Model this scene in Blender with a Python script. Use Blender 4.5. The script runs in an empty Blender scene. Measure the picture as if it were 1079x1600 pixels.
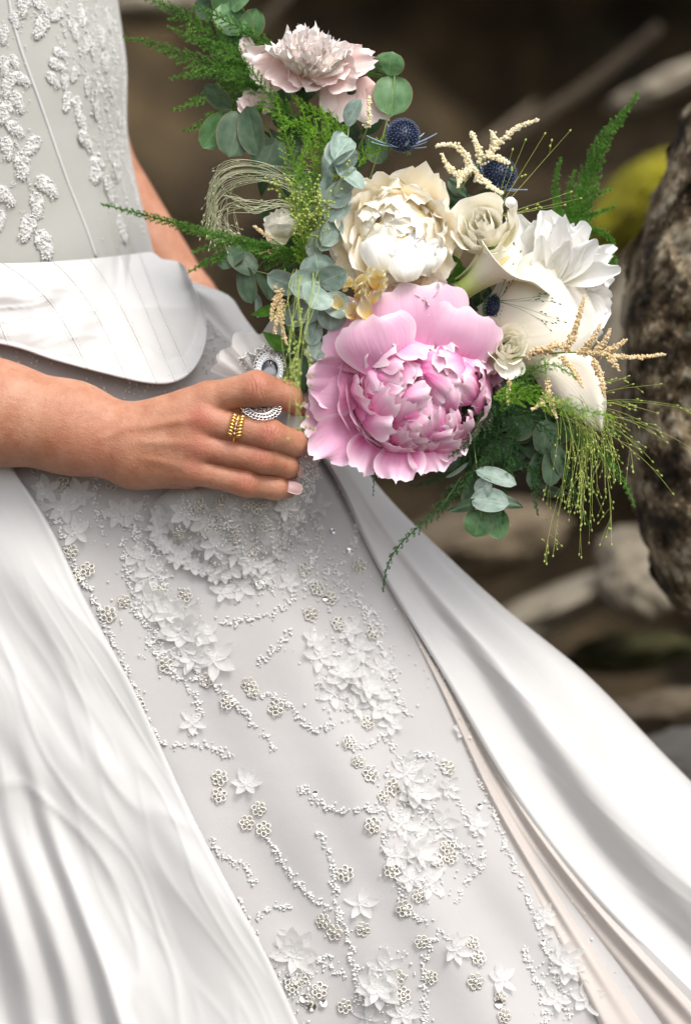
import bpy, math, random
import numpy as np
from mathutils import Vector, Matrix, noise

random.seed(7)
rng = np.random.default_rng(11)
sc = bpy.context.scene
COL = sc.collection

# ------------------------------------------------------------------ camera, sky, sun, exposure
S = 0.0004          # one photograph pixel at the focus distance, in metres
D = 4500.0          # camera distance in those units (1.8 m)
ZC = 1.15

cam_data = bpy.data.cameras.new('camera')
cam = bpy.data.objects.new('camera', cam_data)
COL.objects.link(cam)
cam.location = (0, -D * S, ZC)
cam.rotation_euler = (math.radians(90), 0, 0)
cam_data.sensor_fit = 'HORIZONTAL'
cam_data.sensor_width = 24
cam_data.lens = 24 * 1.8 / (1079 * S)
cam_data.clip_start = 0.05
cam_data.clip_end = 200
cam_data.dof.use_dof = True
cam_data.dof.focus_distance = (D - 45) * S
cam_data.dof.aperture_fstop = 3.4
sc.camera = cam

SUN_EL, SUN_AZ = 52, 30      # azimuth measured from the camera's side towards the right
world = bpy.data.worlds.new('World')
sc.world = world
world.use_nodes = True
wn = world.node_tree
sky = wn.nodes.new('ShaderNodeTexSky')
sky.sky_type = 'NISHITA'
sky.sun_disc = False
sky.sun_elevation = math.radians(SUN_EL)
sky.sun_rotation = math.radians(180 - SUN_AZ)
sky.air_density = 1.0
sky.dust_density = 3.0
sky.ozone_density = 0.6
bg = wn.nodes['Background']
hs = wn.nodes.new('ShaderNodeHueSaturation'); hs.inputs['Saturation'].default_value = 0.28   # thin bright cloud
wn.links.new(sky.outputs[0], hs.inputs['Color'])
wn.links.new(hs.outputs[0], bg.inputs[0])
bg.inputs[1].default_value = 0.15

sun_d = bpy.data.lights.new('sun', 'SUN')
sun_d.energy = 1.05
sun_d.angle = math.radians(24)
sun_d.color = (1.0, 0.945, 0.87)
sun = bpy.data.objects.new('sun', sun_d)
COL.objects.link(sun)
ce = math.cos(math.radians(SUN_EL))
sdir = Vector((ce * math.sin(math.radians(SUN_AZ)), -ce * math.cos(math.radians(SUN_AZ)), math.sin(math.radians(SUN_EL))))
sun.rotation_euler = sdir.to_track_quat('Z', 'Y').to_euler()
sun.location = (1, -2, 5)

sc.view_settings.view_transform = 'Standard'
sc.view_settings.look = 'None'
sc.view_settings.exposure = 0.88
sc.view_settings.gamma = 1.0
sc.view_settings.use_curve_mapping = False
sc.cycles.max_bounces = 12
sc.cycles.diffuse_bounces = 8
sc.cycles.transmission_bounces = 8
sc.cycles.transparent_max_bounces = 16

# ------------------------------------------------------------------ helpers
def P(px, py, d=0.0):
    k = (D + d) / D
    return Vector(((px - 539.5) * k * S, d * S, ZC + (800 - py) * k * S))

def PN(a):
    """n x 3 array of (px, py, depth) to world metres"""
    a = np.asarray(a, dtype=float)
    k = (D + a[:, 2]) / D
    return np.stack([(a[:, 0] - 539.5) * k * S, a[:, 2] * S, ZC + (800 - a[:, 1]) * k * S], 1)

WL = {}
def empty(name, loc, parent=None):
    o = bpy.data.objects.new(name, None)
    COL.objects.link(o)
    o.empty_display_size = 0.02
    p = WL[parent.name] if parent else Vector((0, 0, 0))
    o.parent = parent
    o.location = Vector(loc) - p
    WL[o.name] = Vector(loc)
    return o

def tag(o, label=None, cat=None, group=None, kind=None):
    if label: o['label'] = label
    if cat: o['category'] = cat
    if group: o['group'] = group
    if kind: o['kind'] = kind
    return o

def mesh_from(name, v, f, uv=None, smooth=True, col=None):
    me = bpy.data.meshes.new(name)
    me.from_pydata(np.asarray(v).tolist(), [], f if isinstance(f, list) else np.asarray(f).tolist())
    if smooth:
        me.polygons.foreach_set('use_smooth', np.ones(len(me.polygons), dtype=bool))
    if uv is not None:
        L = me.uv_layers.new(name='UVMap')
        li = np.zeros(len(me.loops), dtype=np.int32)
        me.loops.foreach_get('vertex_index', li)
        L.data.foreach_set('uv', np.asarray(uv, dtype=np.float32)[li].ravel())
    if col is not None:
        at = me.attributes.new('tone', 'FLOAT', 'POINT')
        at.data.foreach_set('value', np.asarray(col, dtype=np.float32))
    me.update()
    return me

def put(name, v, f, m, parent=None, uv=None, smooth=True, col=None):
    """a mesh given in world metres, linked with its origin at its middle"""
    v = np.asarray(v, dtype=float)
    c = (v.min(0) + v.max(0)) / 2
    me = mesh_from(name, v - c, f, uv, smooth, col)
    me.materials.append(m)
    o = bpy.data.objects.new(name, me)
    COL.objects.link(o)
    wl = Vector(c)
    p = WL[parent.name] if parent else Vector((0, 0, 0))
    o.parent = parent
    o.location = wl - p
    WL[o.name] = wl
    return o

def inst(name, me, mw, parent=None):
    """an object sharing mesh me, placed by the world matrix mw"""
    o = bpy.data.objects.new(name, me)
    COL.objects.link(o)
    p = WL[parent.name] if parent else Vector((0, 0, 0))
    o.parent = parent
    o.matrix_basis = Matrix.Translation(-p) @ mw
    WL[o.name] = mw.to_translation()
    return o

class MB:
    def __init__(self):
        self.v = []; self.f = []; self.uv = []; self.n = 0
    def add(self, v, f, uv=None):
        v = np.asarray(v, dtype=float)
        self.v.append(v)
        self.f.extend([tuple(int(i) + self.n for i in q) for q in f])
        self.uv.append(np.zeros((len(v), 2)) if uv is None else np.asarray(uv, dtype=float))
        self.n += len(v)
    def addn(self, v, f):
        """numpy faces"""
        v = np.asarray(v, dtype=float)
        self.v.append(v)
        self.f.extend((np.asarray(f) + self.n).tolist())
        self.uv.append(np.zeros((len(v), 2)))
        self.n += len(v)
    def build(self, name, m, parent=None, smooth=True):
        return put(name, np.concatenate(self.v), self.f, m, parent, np.concatenate(self.uv), smooth)
    def mesh(self, name, m, smooth=True):
        me = mesh_from(name, np.concatenate(self.v), self.f, np.concatenate(self.uv), smooth)
        me.materials.append(m)
        return me

def grid_faces(nu, nv, wrap=False):
    """vertices ordered v-major: index = j*nu + i"""
    i = np.arange(nu - (0 if wrap else 1)); j = np.arange(nv - 1)
    I, J = np.meshgrid(i, j)
    I2 = (I + 1) % nu
    return np.stack([J * nu + I, J * nu + I2, (J + 1) * nu + I2, (J + 1) * nu + I], -1).reshape(-1, 4)

def spline(xq, xs, ys):
    """natural cubic spline, linear beyond the ends"""
    xs = np.asarray(xs, float); ys = np.asarray(ys, float); xq = np.asarray(xq, float)
    n = len(xs)
    if n < 3: return np.interp(xq, xs, ys)
    h = np.diff(xs); A = np.zeros((n, n)); b = np.zeros(n)
    A[0, 0] = A[-1, -1] = 1
    for i in range(1, n - 1):
        A[i, i-1] = h[i-1]; A[i, i] = 2 * (h[i-1] + h[i]); A[i, i+1] = h[i]
        b[i] = 6 * ((ys[i+1] - ys[i]) / h[i] - (ys[i] - ys[i-1]) / h[i-1])
    M = np.linalg.solve(A, b)
    k = np.clip(np.searchsorted(xs, xq) - 1, 0, n - 2)
    x = np.clip(xq, xs[0], xs[-1])
    a = xs[k+1] - x; c = x - xs[k]; hh = h[k]
    y = M[k]*a**3/(6*hh) + M[k+1]*c**3/(6*hh) + (ys[k]/hh - M[k]*hh/6)*a + (ys[k+1]/hh - M[k+1]*hh/6)*c
    s0 = (ys[1]-ys[0])/h[0] - h[0]/6*M[1]; s1 = (ys[-1]-ys[-2])/h[-1] + h[-1]/6*M[-2]
    return y + np.where(xq < xs[0], (xq-xs[0])*s0, 0) + np.where(xq > xs[-1], (xq-xs[-1])*s1, 0)

def curve_pts(pts, n):
    """resample control points (any dimension) smoothly to n points"""
    pts = np.asarray(pts, float)
    t = np.concatenate([[0], np.cumsum(np.linalg.norm(np.diff(pts, axis=0), axis=1))])
    q = np.linspace(0, t[-1], n)
    return np.stack([spline(q, t, pts[:, k]) for k in range(pts.shape[1])], 1)

def tube(pw, r, sides=6, cap=True):
    """tube along world points pw with radius (scalar or array) in metres"""
    pw = np.asarray(pw, float); n = len(pw)
    r = np.broadcast_to(np.asarray(r, float), (n,))
    T = np.gradient(pw, axis=0); T /= np.linalg.norm(T, axis=1)[:, None] + 1e-12
    ref = np.array([0.13, 0.9, 0.21]); ref = ref - T * (T @ ref)[:, None]
    A = ref / (np.linalg.norm(ref, axis=1)[:, None] + 1e-9)
    B = np.cross(T, A)
    th = np.arange(sides) * 2 * math.pi / sides
    v = pw[:, None, :] + r[:, None, None] * (np.cos(th)[None, :, None] * A[:, None, :] + np.sin(th)[None, :, None] * B[:, None, :])
    f = grid_faces(sides, n, True).tolist()
    if cap:
        f.append(list(range(sides))[::-1]); f.append([(n-1)*sides + i for i in range(sides)])
    return v.reshape(-1, 3), f

def ico(sub):
    import bmesh
    bm = bmesh.new()
    bmesh.ops.create_icosphere(bm, subdivisions=sub, radius=1)
    v = np.array([q.co[:] for q in bm.verts]); f = np.array([[q.index for q in p.verts] for p in bm.faces])
    bm.free()
    return v, f
ICO1 = ico(1); ICO2 = ico(2); ICO3 = ico(3); ICO5 = ico(5)

def blobs(mb, centres, radii, base=ICO1, squash=None):
    """many little spheres; centres n x 3 world, radii n"""
    bv, bf = base
    centres = np.asarray(centres); radii = np.asarray(radii)
    n = len(centres)
    if n == 0: return
    v = bv[None] * radii[:, None, None]
    if squash is not None: v = v * np.asarray(squash)[None, None, :]
    v = v + centres[:, None, :]
    f = bf[None] + (np.arange(n) * len(bv))[:, None, None]
    mb.addn(v.reshape(-1, 3), f.reshape(-1, bf.shape[1]))

def vw(x, y, z):
    """(right, up, towards the camera) to world"""
    return Vector((x, -z, y))

def frame(o, g, inner, s=(1, 1, 1)):
    """world matrix: Y = g, Z about inner"""
    y = g.normalized(); x = y.cross(inner).normalized(); z = x.cross(y)
    M = Matrix((x, y, z)).transposed().to_4x4()
    return Matrix.Translation(o) @ M @ Matrix.Diagonal((s[0], s[1], s[2], 1))

def crease(x, y, seed=0.0, sx=60.0, sy=230.0, slant=0.0):
    """soft ridged creases, long in y, for cloth"""
    out = np.empty(len(x))
    for k in range(len(x)):
        a = (x[k] + slant * y[k]) / sx; b = y[k] / sy
        w = noise.noise(Vector((a * .6, b * 1.4, seed + 4)))
        r1 = 1 - abs(noise.noise(Vector((a + w, b * 1.0 + w, seed))) * 2)
        r2 = 1 - abs(noise.noise(Vector((a * 2.3 - w, b * 2.1, seed + 9))) * 2)
        out[k] = r1 ** 3 + 0.35 * r2 ** 3
    return out

def vnoise(v, scale=1.0, off=0.0):
    return np.array([noise.noise(Vector((float(a)*scale+off, float(b)*scale, float(c)*scale))) for a, b, c in v])

# ------------------------------------------------------------------ materials
def nodes_of(name):
    m = bpy.data.materials.new(name); m.use_nodes = True
    nt = m.node_tree
    return m, nt, nt.nodes['Principled BSDF'], nt.nodes['Material Output']

def N(nt, t, **kw):
    n = nt.nodes.new(t)
    for k, v in kw.items():
        if k.startswith('i_'): n.inputs[k[2:]].default_value = v
        else: setattr(n, k, v)
    return n

def ramp(nt, fac, stops):
    r = N(nt, 'ShaderNodeValToRGB')
    e = r.color_ramp.elements
    while len(e) < len(stops): e.new(0.5)
    for i, (p, c) in enumerate(stops):
        e[i].position = p; e[i].color = (*c, 1)
    nt.links.new(fac, r.inputs[0])
    return r.outputs[0]

def coords(nt, which='Object', scale=(1, 1, 1)):
    tc = N(nt, 'ShaderNodeTexCoord'); mp = N(nt, 'ShaderNodeMapping')
    mp.inputs['Scale'].default_value = scale
    nt.links.new(tc.outputs[which], mp.inputs[0])
    return mp.outputs[0]

def noise_fac(nt, vec, scale, detail=4, rough=0.55):
    n = N(nt, 'ShaderNodeTexNoise')
    n.inputs['Scale'].default_value = scale; n.inputs['Detail'].default_value = detail; n.inputs['Roughness'].default_value = rough
    nt.links.new(vec, n.inputs['Vector'])
    return n.outputs['Fac']

def bump(nt, bsdf, h, strength, dist):
    b = N(nt, 'ShaderNodeBump'); b.inputs['Strength'].default_value = strength; b.inputs['Distance'].default_value = dist
    nt.links.new(h, b.inputs['Height']); nt.links.new(b.outputs[0], bsdf.inputs['Normal'])
    return b

def plain(name, c, rough=0.5, metal=0.0, spec=0.5, **kw):
    m, nt, b, o = nodes_of(name)
    b.inputs['Base Color'].default_value = (*c, 1); b.inputs['Roughness'].default_value = rough
    b.inputs['Metallic'].default_value = metal; b.inputs['Specular IOR Level'].default_value = spec
    for k, v in kw.items(): b.inputs[k.replace('_', ' ')].default_value = v
    return m

def mottled(name, stops, scale, rough=0.6, bstr=0.3, bdist=0.001, detail=5, spec=0.4, transl=0.0, vec='Object', metal=0):
    m, nt, b, o = nodes_of(name)
    v = coords(nt, vec)
    f = noise_fac(nt, v, scale, detail)
    c = ramp(nt, f, stops)
    nt.links.new(c, b.inputs['Base Color'])
    b.inputs['Roughness'].default_value = rough; b.inputs['Specular IOR Level'].default_value = spec; b.inputs['Metallic'].default_value = metal
    if bstr: bump(nt, b, noise_fac(nt, v, scale * 3, detail), bstr, bdist)
    if transl:
        t = N(nt, 'ShaderNodeBsdfTranslucent'); nt.links.new(c, t.inputs[0])
        mx = N(nt, 'ShaderNodeMixShader'); mx.inputs[0].default_value = transl
        nt.links.new(b.outputs[0], mx.inputs[1]); nt.links.new(t.outputs[0], mx.inputs[2]); nt.links.new(mx.outputs[0], o.inputs[0])
    return m

def petal_mat(name, stops, edge, edge_amt=0.6, transl=0.3, streak=0.25, rough=0.55):
    """colour runs from the petal's base (uv v = 0) to its rim; fine veins along it; paler rim"""
    m, nt, b, o = nodes_of(name)
    tc = N(nt, 'ShaderNodeTexCoord'); sp = N(nt, 'ShaderNodeSeparateXYZ'); nt.links.new(tc.outputs['UV'], sp.inputs[0])
    oi = N(nt, 'ShaderNodeObjectInfo')
    mp = N(nt, 'ShaderNodeMapping'); mp.inputs['Scale'].default_value = (26, 2.2, 1); nt.links.new(tc.outputs['UV'], mp.inputs[0])
    cb = N(nt, 'ShaderNodeCombineXYZ'); nt.links.new(oi.outputs['Random'], cb.inputs[2])
    sc10 = N(nt, 'ShaderNodeVectorMath', operation='SCALE'); sc10.inputs['Scale'].default_value = 37; nt.links.new(cb.outputs[0], sc10.inputs[0])
    ad = N(nt, 'ShaderNodeVectorMath', operation='ADD'); nt.links.new(mp.outputs[0], ad.inputs[0]); nt.links.new(sc10.outputs[0], ad.inputs[1])
    st = noise_fac(nt, ad.outputs[0], 1.0, 3)
    mp2 = N(nt, 'ShaderNodeMapping'); mp2.inputs['Scale'].default_value = (2.5, 2, 1); nt.links.new(tc.outputs['UV'], mp2.inputs[0])
    ad2 = N(nt, 'ShaderNodeVectorMath', operation='ADD'); nt.links.new(mp2.outputs[0], ad2.inputs[0]); nt.links.new(sc10.outputs[0], ad2.inputs[1])
    bl = noise_fac(nt, ad2.outputs[0], 1.0, 3)
    # v + streak*(st-.5) + .3*(bl-.5)
    m1 = N(nt, 'ShaderNodeMath', operation='MULTIPLY_ADD'); m1.inputs[1].default_value = streak; nt.links.new(st, m1.inputs[0]); nt.links.new(sp.outputs[1], m1.inputs[2])
    m2 = N(nt, 'ShaderNodeMath', operation='MULTIPLY_ADD'); m2.inputs[1].default_value = 0.35; nt.links.new(bl, m2.inputs[0]); nt.links.new(m1.outputs[0], m2.inputs[2])
    m3 = N(nt, 'ShaderNodeMath', operation='SUBTRACT'); m3.inputs[1].default_value = streak / 2 + 0.175; nt.links.new(m2.outputs[0], m3.inputs[0])
    c = ramp(nt, m3.outputs[0], stops)
    # rim: v above .93 or |u-.5| above .45
    au = N(nt, 'ShaderNodeMath', operation='SUBTRACT'); au.inputs[1].default_value = 0.5; nt.links.new(sp.outputs[0], au.inputs[0])
    ab = N(nt, 'ShaderNodeMath', operation='ABSOLUTE'); nt.links.new(au.outputs[0], ab.inputs[0])
    a2 = N(nt, 'ShaderNodeMath', operation='ADD'); a2.inputs[1].default_value = 0.5; nt.links.new(ab.outputs[0], a2.inputs[0])
    mxx = N(nt, 'ShaderNodeMath', operation='MAXIMUM'); nt.links.new(a2.outputs[0], mxx.inputs[0]); nt.links.new(sp.outputs[1], mxx.inputs[1])
    mr = N(nt, 'ShaderNodeMapRange'); mr.inputs[1].default_value = 0.86; mr.inputs[2].default_value = 1.0; mr.inputs[4].default_value = edge_amt
    nt.links.new(mxx.outputs[0], mr.inputs[0])
    mix = N(nt, 'ShaderNodeMix', data_type='RGBA'); nt.links.new(mr.outputs[0], mix.inputs[0]); nt.links.new(c, mix.inputs[6]); mix.inputs[7].default_value = (*edge, 1)
    cc = mix.outputs[2]
    nt.links.new(cc, b.inputs['Base Color'])
    b.inputs['Roughness'].default_value = rough; b.inputs['Specular IOR Level'].default_value = 0.25
    b.inputs['Sheen Weight'].default_value = 0.15
    bump(nt, b, st, 0.45, 0.0007)
    t = N(nt, 'ShaderNodeBsdfTranslucent'); nt.links.new(cc, t.inputs[0])
    mx = N(nt, 'ShaderNodeMixShader'); mx.inputs[0].default_value = transl
    nt.links.new(b.outputs[0], mx.inputs[1]); nt.links.new(t.outputs[0], mx.inputs[2]); nt.links.new(mx.outputs[0], o.inputs[0])
    return m

def leaf_mat(name, stops, rim=None, rough=0.5, transl=0.15, spec=0.4):
    m, nt, b, o = nodes_of(name)
    v = coords(nt, 'UV')
    oi = N(nt, 'ShaderNodeObjectInfo'); cb = N(nt, 'ShaderNodeCombineXYZ'); nt.links.new(oi.outputs['Random'], cb.inputs[2])
    s2 = N(nt, 'ShaderNodeVectorMath', operation='SCALE'); s2.inputs['Scale'].default_value = 23; nt.links.new(cb.outputs[0], s2.inputs[0])
    ad = N(nt, 'ShaderNodeVectorMath', operation='ADD'); nt.links.new(v, ad.inputs[0]); nt.links.new(s2.outputs[0], ad.inputs[1])
    f = noise_fac(nt, ad.outputs[0], 3.5, 6, 0.6)
    c = ramp(nt, f, stops)
    # pale midrib and side veins
    sp = N(nt, 'ShaderNodeSeparateXYZ'); tc = N(nt, 'ShaderNodeTexCoord'); nt.links.new(tc.outputs['UV'], sp.inputs[0])
    au = N(nt, 'ShaderNodeMath', operation='SUBTRACT'); au.inputs[1].default_value = 0.5; nt.links.new(sp.outputs[0], au.inputs[0])
    ab = N(nt, 'ShaderNodeMath', operation='ABSOLUTE'); nt.links.new(au.outputs[0], ab.inputs[0])
    mr = N(nt, 'ShaderNodeMapRange'); mr.inputs[1].default_value = 0.03; mr.inputs[2].default_value = 0.0; mr.inputs[4].default_value = 0.45; nt.links.new(ab.outputs[0], mr.inputs[0])
    mix = N(nt, 'ShaderNodeMix', data_type='RGBA'); nt.links.new(mr.outputs[0], mix.inputs[0]); nt.links.new(c, mix.inputs[6])
    last = stops[-1][1]; mix.inputs[7].default_value = (min(1, last[0]*1.5), min(1, last[1]*1.4), min(1, last[2]*1.2), 1)
    cc = mix.outputs[2]
    if rim:
        m2 = N(nt, 'ShaderNodeMapRange'); m2.inputs[1].default_value = 0.455; m2.inputs[2].default_value = 0.5; m2.inputs[4].default_value = 0.8; nt.links.new(ab.outputs[0], m2.inputs[0])
        mix2 = N(nt, 'ShaderNodeMix', data_type='RGBA'); nt.links.new(m2.outputs[0], mix2.inputs[0]); nt.links.new(cc, mix2.inputs[6]); mix2.inputs[7].default_value = (*rim, 1)
        cc = mix2.outputs[2]
    nt.links.new(cc, b.inputs['Base Color']); b.inputs['Roughness'].default_value = rough; b.inputs['Specular IOR Level'].default_value = spec
    bump(nt, b, f, 0.25, 0.0006)
    t = N(nt, 'ShaderNodeBsdfTranslucent'); nt.links.new(cc, t.inputs[0])
    mx = N(nt, 'ShaderNodeMixShader'); mx.inputs[0].default_value = transl
    nt.links.new(b.outputs[0], mx.inputs[1]); nt.links.new(t.outputs[0], mx.inputs[2]); nt.links.new(mx.outputs[0], o.inputs[0])
    return m

def satin_mat():
    m, nt, b, o = nodes_of('ivory_satin')
    v = coords(nt, 'Object')
    w = noise_fac(nt, v, 9.0, 3)
    c = ramp(nt, w, [(0.3, (0.53, 0.518, 0.505)), (0.7, (0.57, 0.560, 0.549))])
    nt.links.new(c, b.inputs['Base Color'])
    b.inputs['Roughness'].default_value = 0.40; b.inputs['Specular IOR Level'].default_value = 0.35
    b.inputs['Anisotropic'].default_value = 0.4
    b.inputs['Sheen Weight'].default_value = 0.08; b.inputs['Sheen Roughness'].default_value = 0.4
    fine = noise_fac(nt, coords(nt, 'Object', (1, 1, 1)), 1500, 2)
    soft = noise_fac(nt, v, 38, 3)
    a = N(nt, 'ShaderNodeMath', operation='MULTIPLY_ADD'); a.inputs[1].default_value = 0.04; nt.links.new(fine, a.inputs[0]); nt.links.new(soft, a.inputs[2])
    bump(nt, b, a.outputs[0], 0.09, 0.003)
    return m

def lace_ground_mat(name, c0, c1):
    """fine net laid over satin"""
    m, nt, b, o = nodes_of(name)
    v = coords(nt, 'Object')
    w = noise_fac(nt, v, 7.0, 3)
    c = ramp(nt, w, [(0.3, c0), (0.7, c1)])
    nt.links.new(c, b.inputs['Base Color'])
    b.inputs['Roughness'].default_value = 0.7; b.inputs['Specular IOR Level'].default_value = 0.2
    b.inputs['Sheen Weight'].default_value = 0.3
    vo = N(nt, 'ShaderNodeTexVoronoi'); vo.inputs['Scale'].default_value = 900; nt.links.new(v, vo.inputs['Vector'])
    soft = noise_fac(nt, v, 22, 3)
    a = N(nt, 'ShaderNodeMath', operation='MULTIPLY_ADD'); a.inputs[1].default_value = 0.05; nt.links.new(vo.outputs['Distance'], a.inputs[0]); nt.links.new(soft, a.inputs[2])
    bump(nt, b, a.outputs[0], 0.3, 0.003)
    return m

def sheer_mat(name, c, alpha, rough=0.6):
    m, nt, b, o = nodes_of(name)
    b.inputs['Base Color'].default_value = (*c, 1); b.inputs['Roughness'].default_value = rough
    b.inputs['Specular IOR Level'].default_value = 0.3
    t = N(nt, 'ShaderNodeBsdfTranslucent'); t.inputs[0].default_value = (*c, 1)
    mx = N(nt, 'ShaderNodeMixShader'); mx.inputs[0].default_value = 0.4
    nt.links.new(b.outputs[0], mx.inputs[1]); nt.links.new(t.outputs[0], mx.inputs[2])
    tr = N(nt, 'ShaderNodeBsdfTransparent')
    mx2 = N(nt, 'ShaderNodeMixShader'); mx2.inputs[0].default_value = alpha
    nt.links.new(tr.outputs[0], mx2.inputs[1]); nt.links.new(mx.outputs[0], mx2.inputs[2]); nt.links.new(mx2.outputs[0], o.inputs[0])
    return m

def skin_mat():
    m, nt, b, o = nodes_of('skin')
    at = N(nt, 'ShaderNodeAttribute', attribute_name='tone')
    v = coords(nt, 'Object')
    f = noise_fac(nt, v, 70, 9, 0.7)
    c = ramp(nt, f, [(0.32, (0.37, 0.15, 0.08)), (0.5, (0.43, 0.20, 0.118)), (0.68, (0.49, 0.25, 0.16))])
    mix = N(nt, 'ShaderNodeMix', data_type='RGBA'); nt.links.new(at.outputs['Fac'], mix.inputs[0]); nt.links.new(c, mix.inputs[6]); mix.inputs[7].default_value = (0.42, 0.12, 0.08, 1)
    nt.links.new(mix.outputs[2], b.inputs['Base Color'])
    b.inputs['Roughness'].default_value = 0.5; b.inputs['Specular IOR Level'].default_value = 0.4
    b.inputs['Subsurface Weight'].default_value = 0.15
    b.inputs['Subsurface Radius'].default_value = (1.0, 0.35, 0.2)
    b.inputs['Subsurface Scale'].default_value = 0.006
    vo = N(nt, 'ShaderNodeTexVoronoi'); vo.inputs['Scale'].default_value = 750; nt.links.new(v, vo.inputs['Vector'])
    n2 = noise_fac(nt, v, 260, 4)
    a = N(nt, 'ShaderNodeMath', operation='MULTIPLY_ADD'); a.inputs[1].default_value = 0.5; nt.links.new(vo.outputs['Distance'], a.inputs[0]); nt.links.new(n2, a.inputs[2])
    bump(nt, b, a.outputs[0], 0.42, 0.0007)
    return m

def rock_mat(name, stops, scale=6, lichen=None, bdist=0.02, bstr=0.8):
    m, nt, b, o = nodes_of(name)
    v = coords(nt, 'Object')
    f1 = noise_fac(nt, v, scale, 8, 0.65)
    c = ramp(nt, f1, stops)
    f2 = noise_fac(nt, v, scale * 5, 8, 0.7)
    if lichen:
        vo = N(nt, 'ShaderNodeTexVoronoi'); vo.inputs['Scale'].default_value = scale * 2.3; nt.links.new(v, vo.inputs['Vector'])
        mm = N(nt, 'ShaderNodeMath', operation='ADD'); nt.links.new(f2, mm.inputs[0]); nt.links.new(f1, mm.inputs[1])
        mr = N(nt, 'ShaderNodeMapRange'); mr.inputs[1].default_value = 1.06; mr.inputs[2].default_value = 1.2; nt.links.new(mm.outputs[0], mr.inputs[0])
        mix = N(nt, 'ShaderNodeMix', data_type='RGBA'); nt.links.new(mr.outputs[0], mix.inputs[0]); nt.links.new(c, mix.inputs[6]); mix.inputs[7].default_value = (*lichen, 1)
        c = mix.outputs[2]
    nt.links.new(c, b.inputs['Base Color']); b.inputs['Roughness'].default_value = 0.85; b.inputs['Specular IOR Level'].default_value = 0.25
    bump(nt, b, f2, bstr, bdist)
    return m

M = {}
M['satin'] = satin_mat()
M['bodice_cloth'] = lace_ground_mat('shaded_matte_ivory', (0.37, 0.365, 0.335), (0.41, 0.405, 0.375))  # duller bodice cloth; its darker colour also holds the shade on the bodice
M['lace_ground'] = lace_ground_mat('tulle_over_satin', (0.415, 0.400, 0.393), (0.455, 0.44, 0.433))
M['cream_lining'] = lace_ground_mat('cream_tulle', (0.47, 0.42, 0.385), (0.51, 0.465, 0.43))
M['organza'] = sheer_mat('organza_petal', (0.82, 0.81, 0.80), 0.72, 0.45)
M['tulle'] = sheer_mat('tulle', (0.93, 0.91, 0.89), 0.5)
M['thread'] = plain('ivory_thread', (0.58, 0.57, 0.55), 0.55)
M['beads'] = plain('glass_bead', (0.76, 0.75, 0.73), 0.08, 0.0, 1.0, Coat_Weight=0.9)
M['sequin'] = plain('iridescent_sequin', (0.66, 0.63, 0.56), 0.2, 0.1, 0.9)
M['bright_sequin'] = plain('mirror_sequin', (0.95, 0.95, 0.95), 0.08, 1.0)
M['pearl'] = plain('pearl', (0.86, 0.84, 0.80), 0.2, 0.0, 0.7, Coat_Weight=0.5)
M['skin'] = skin_mat()
M['nail'] = plain('nail_varnish', (0.66, 0.44, 0.42), 0.15, 0, 0.6, Coat_Weight=0.6)
M['gold'] = plain('gold', (0.83, 0.52, 0.15), 0.2, 1.0)
M['silver'] = plain('silver', (0.72, 0.71, 0.70), 0.24, 1.0)
M['cabochon'] = mottled('dark_glass_cabochon', [(0.48, (0.01, 0.01, 0.015)), (0.56, (0.30, 0.31, 0.34))], 70, 0.05, 0, 0, 2, 0.9)
M['diamond'] = plain('clear_stone', (0.85, 0.88, 0.9), 0.03, 0.4, 1.0)

M['p_pink'] = petal_mat('pink_peony_petal', [(0.0, (0.58, 0.08, 0.28)), (0.3, (0.78, 0.23, 0.47)), (0.62, (0.88, 0.48, 0.66)), (1.0, (0.92, 0.68, 0.79))], (0.95, 0.82, 0.87), 0.75, 0.2, 0.3)
M['p_pink_pale'] = petal_mat('pink_peony_guard_petal', [(0.0, (0.68, 0.18, 0.40)), (0.3, (0.78, 0.36, 0.56)), (0.7, (0.80, 0.45, 0.62)), (1.0, (0.84, 0.56, 0.69))], (0.88, 0.73, 0.79), 0.7, 0.16, 0.35)
M['p_blush'] = petal_mat('blush_petal', [(0.0, (0.88, 0.64, 0.42)), (0.3, (0.93, 0.82, 0.72)), (1.0, (0.95, 0.88, 0.85))], (0.96, 0.92, 0.90), 0.6, 0.16, 0.25)
M['p_blush_guard'] = petal_mat('blush_guard_petal', [(0.0, (0.76, 0.50, 0.46)), (0.5, (0.86, 0.66, 0.62)), (1.0, (0.92, 0.79, 0.76))], (0.92, 0.83, 0.83), 0.6, 0.16, 0.3)
M['p_cream'] = petal_mat('cream_petal', [(0.0, (0.86, 0.54, 0.10)), (0.22, (0.93, 0.76, 0.38)), (0.5, (0.96, 0.89, 0.71)), (1.0, (0.96, 0.92, 0.82))], (0.95, 0.92, 0.86), 0.5, 0.16, 0.3)
M['p_yellow'] = petal_mat('yellow_petaloid', [(0.0, (0.88, 0.58, 0.08)), (0.35, (0.94, 0.82, 0.42)), (1.0, (0.95, 0.90, 0.72))], (0.90, 0.86, 0.68), 0.5, 0.16, 0.3)
M['p_white'] = petal_mat('white_petal', [(0.0, (0.70, 0.66, 0.52)), (0.35, (0.90, 0.89, 0.85)), (1.0, (0.94, 0.93, 0.92))], (0.91, 0.91, 0.90), 0.5, 0.16, 0.2)
M['p_rose'] = petal_mat('ivory_rose_petal', [(0.0, (0.84, 0.79, 0.52)), (0.35, (0.91, 0.88, 0.74)), (1.0, (0.94, 0.91, 0.83))], (0.90, 0.88, 0.80), 0.5, 0.16, 0.15)
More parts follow.
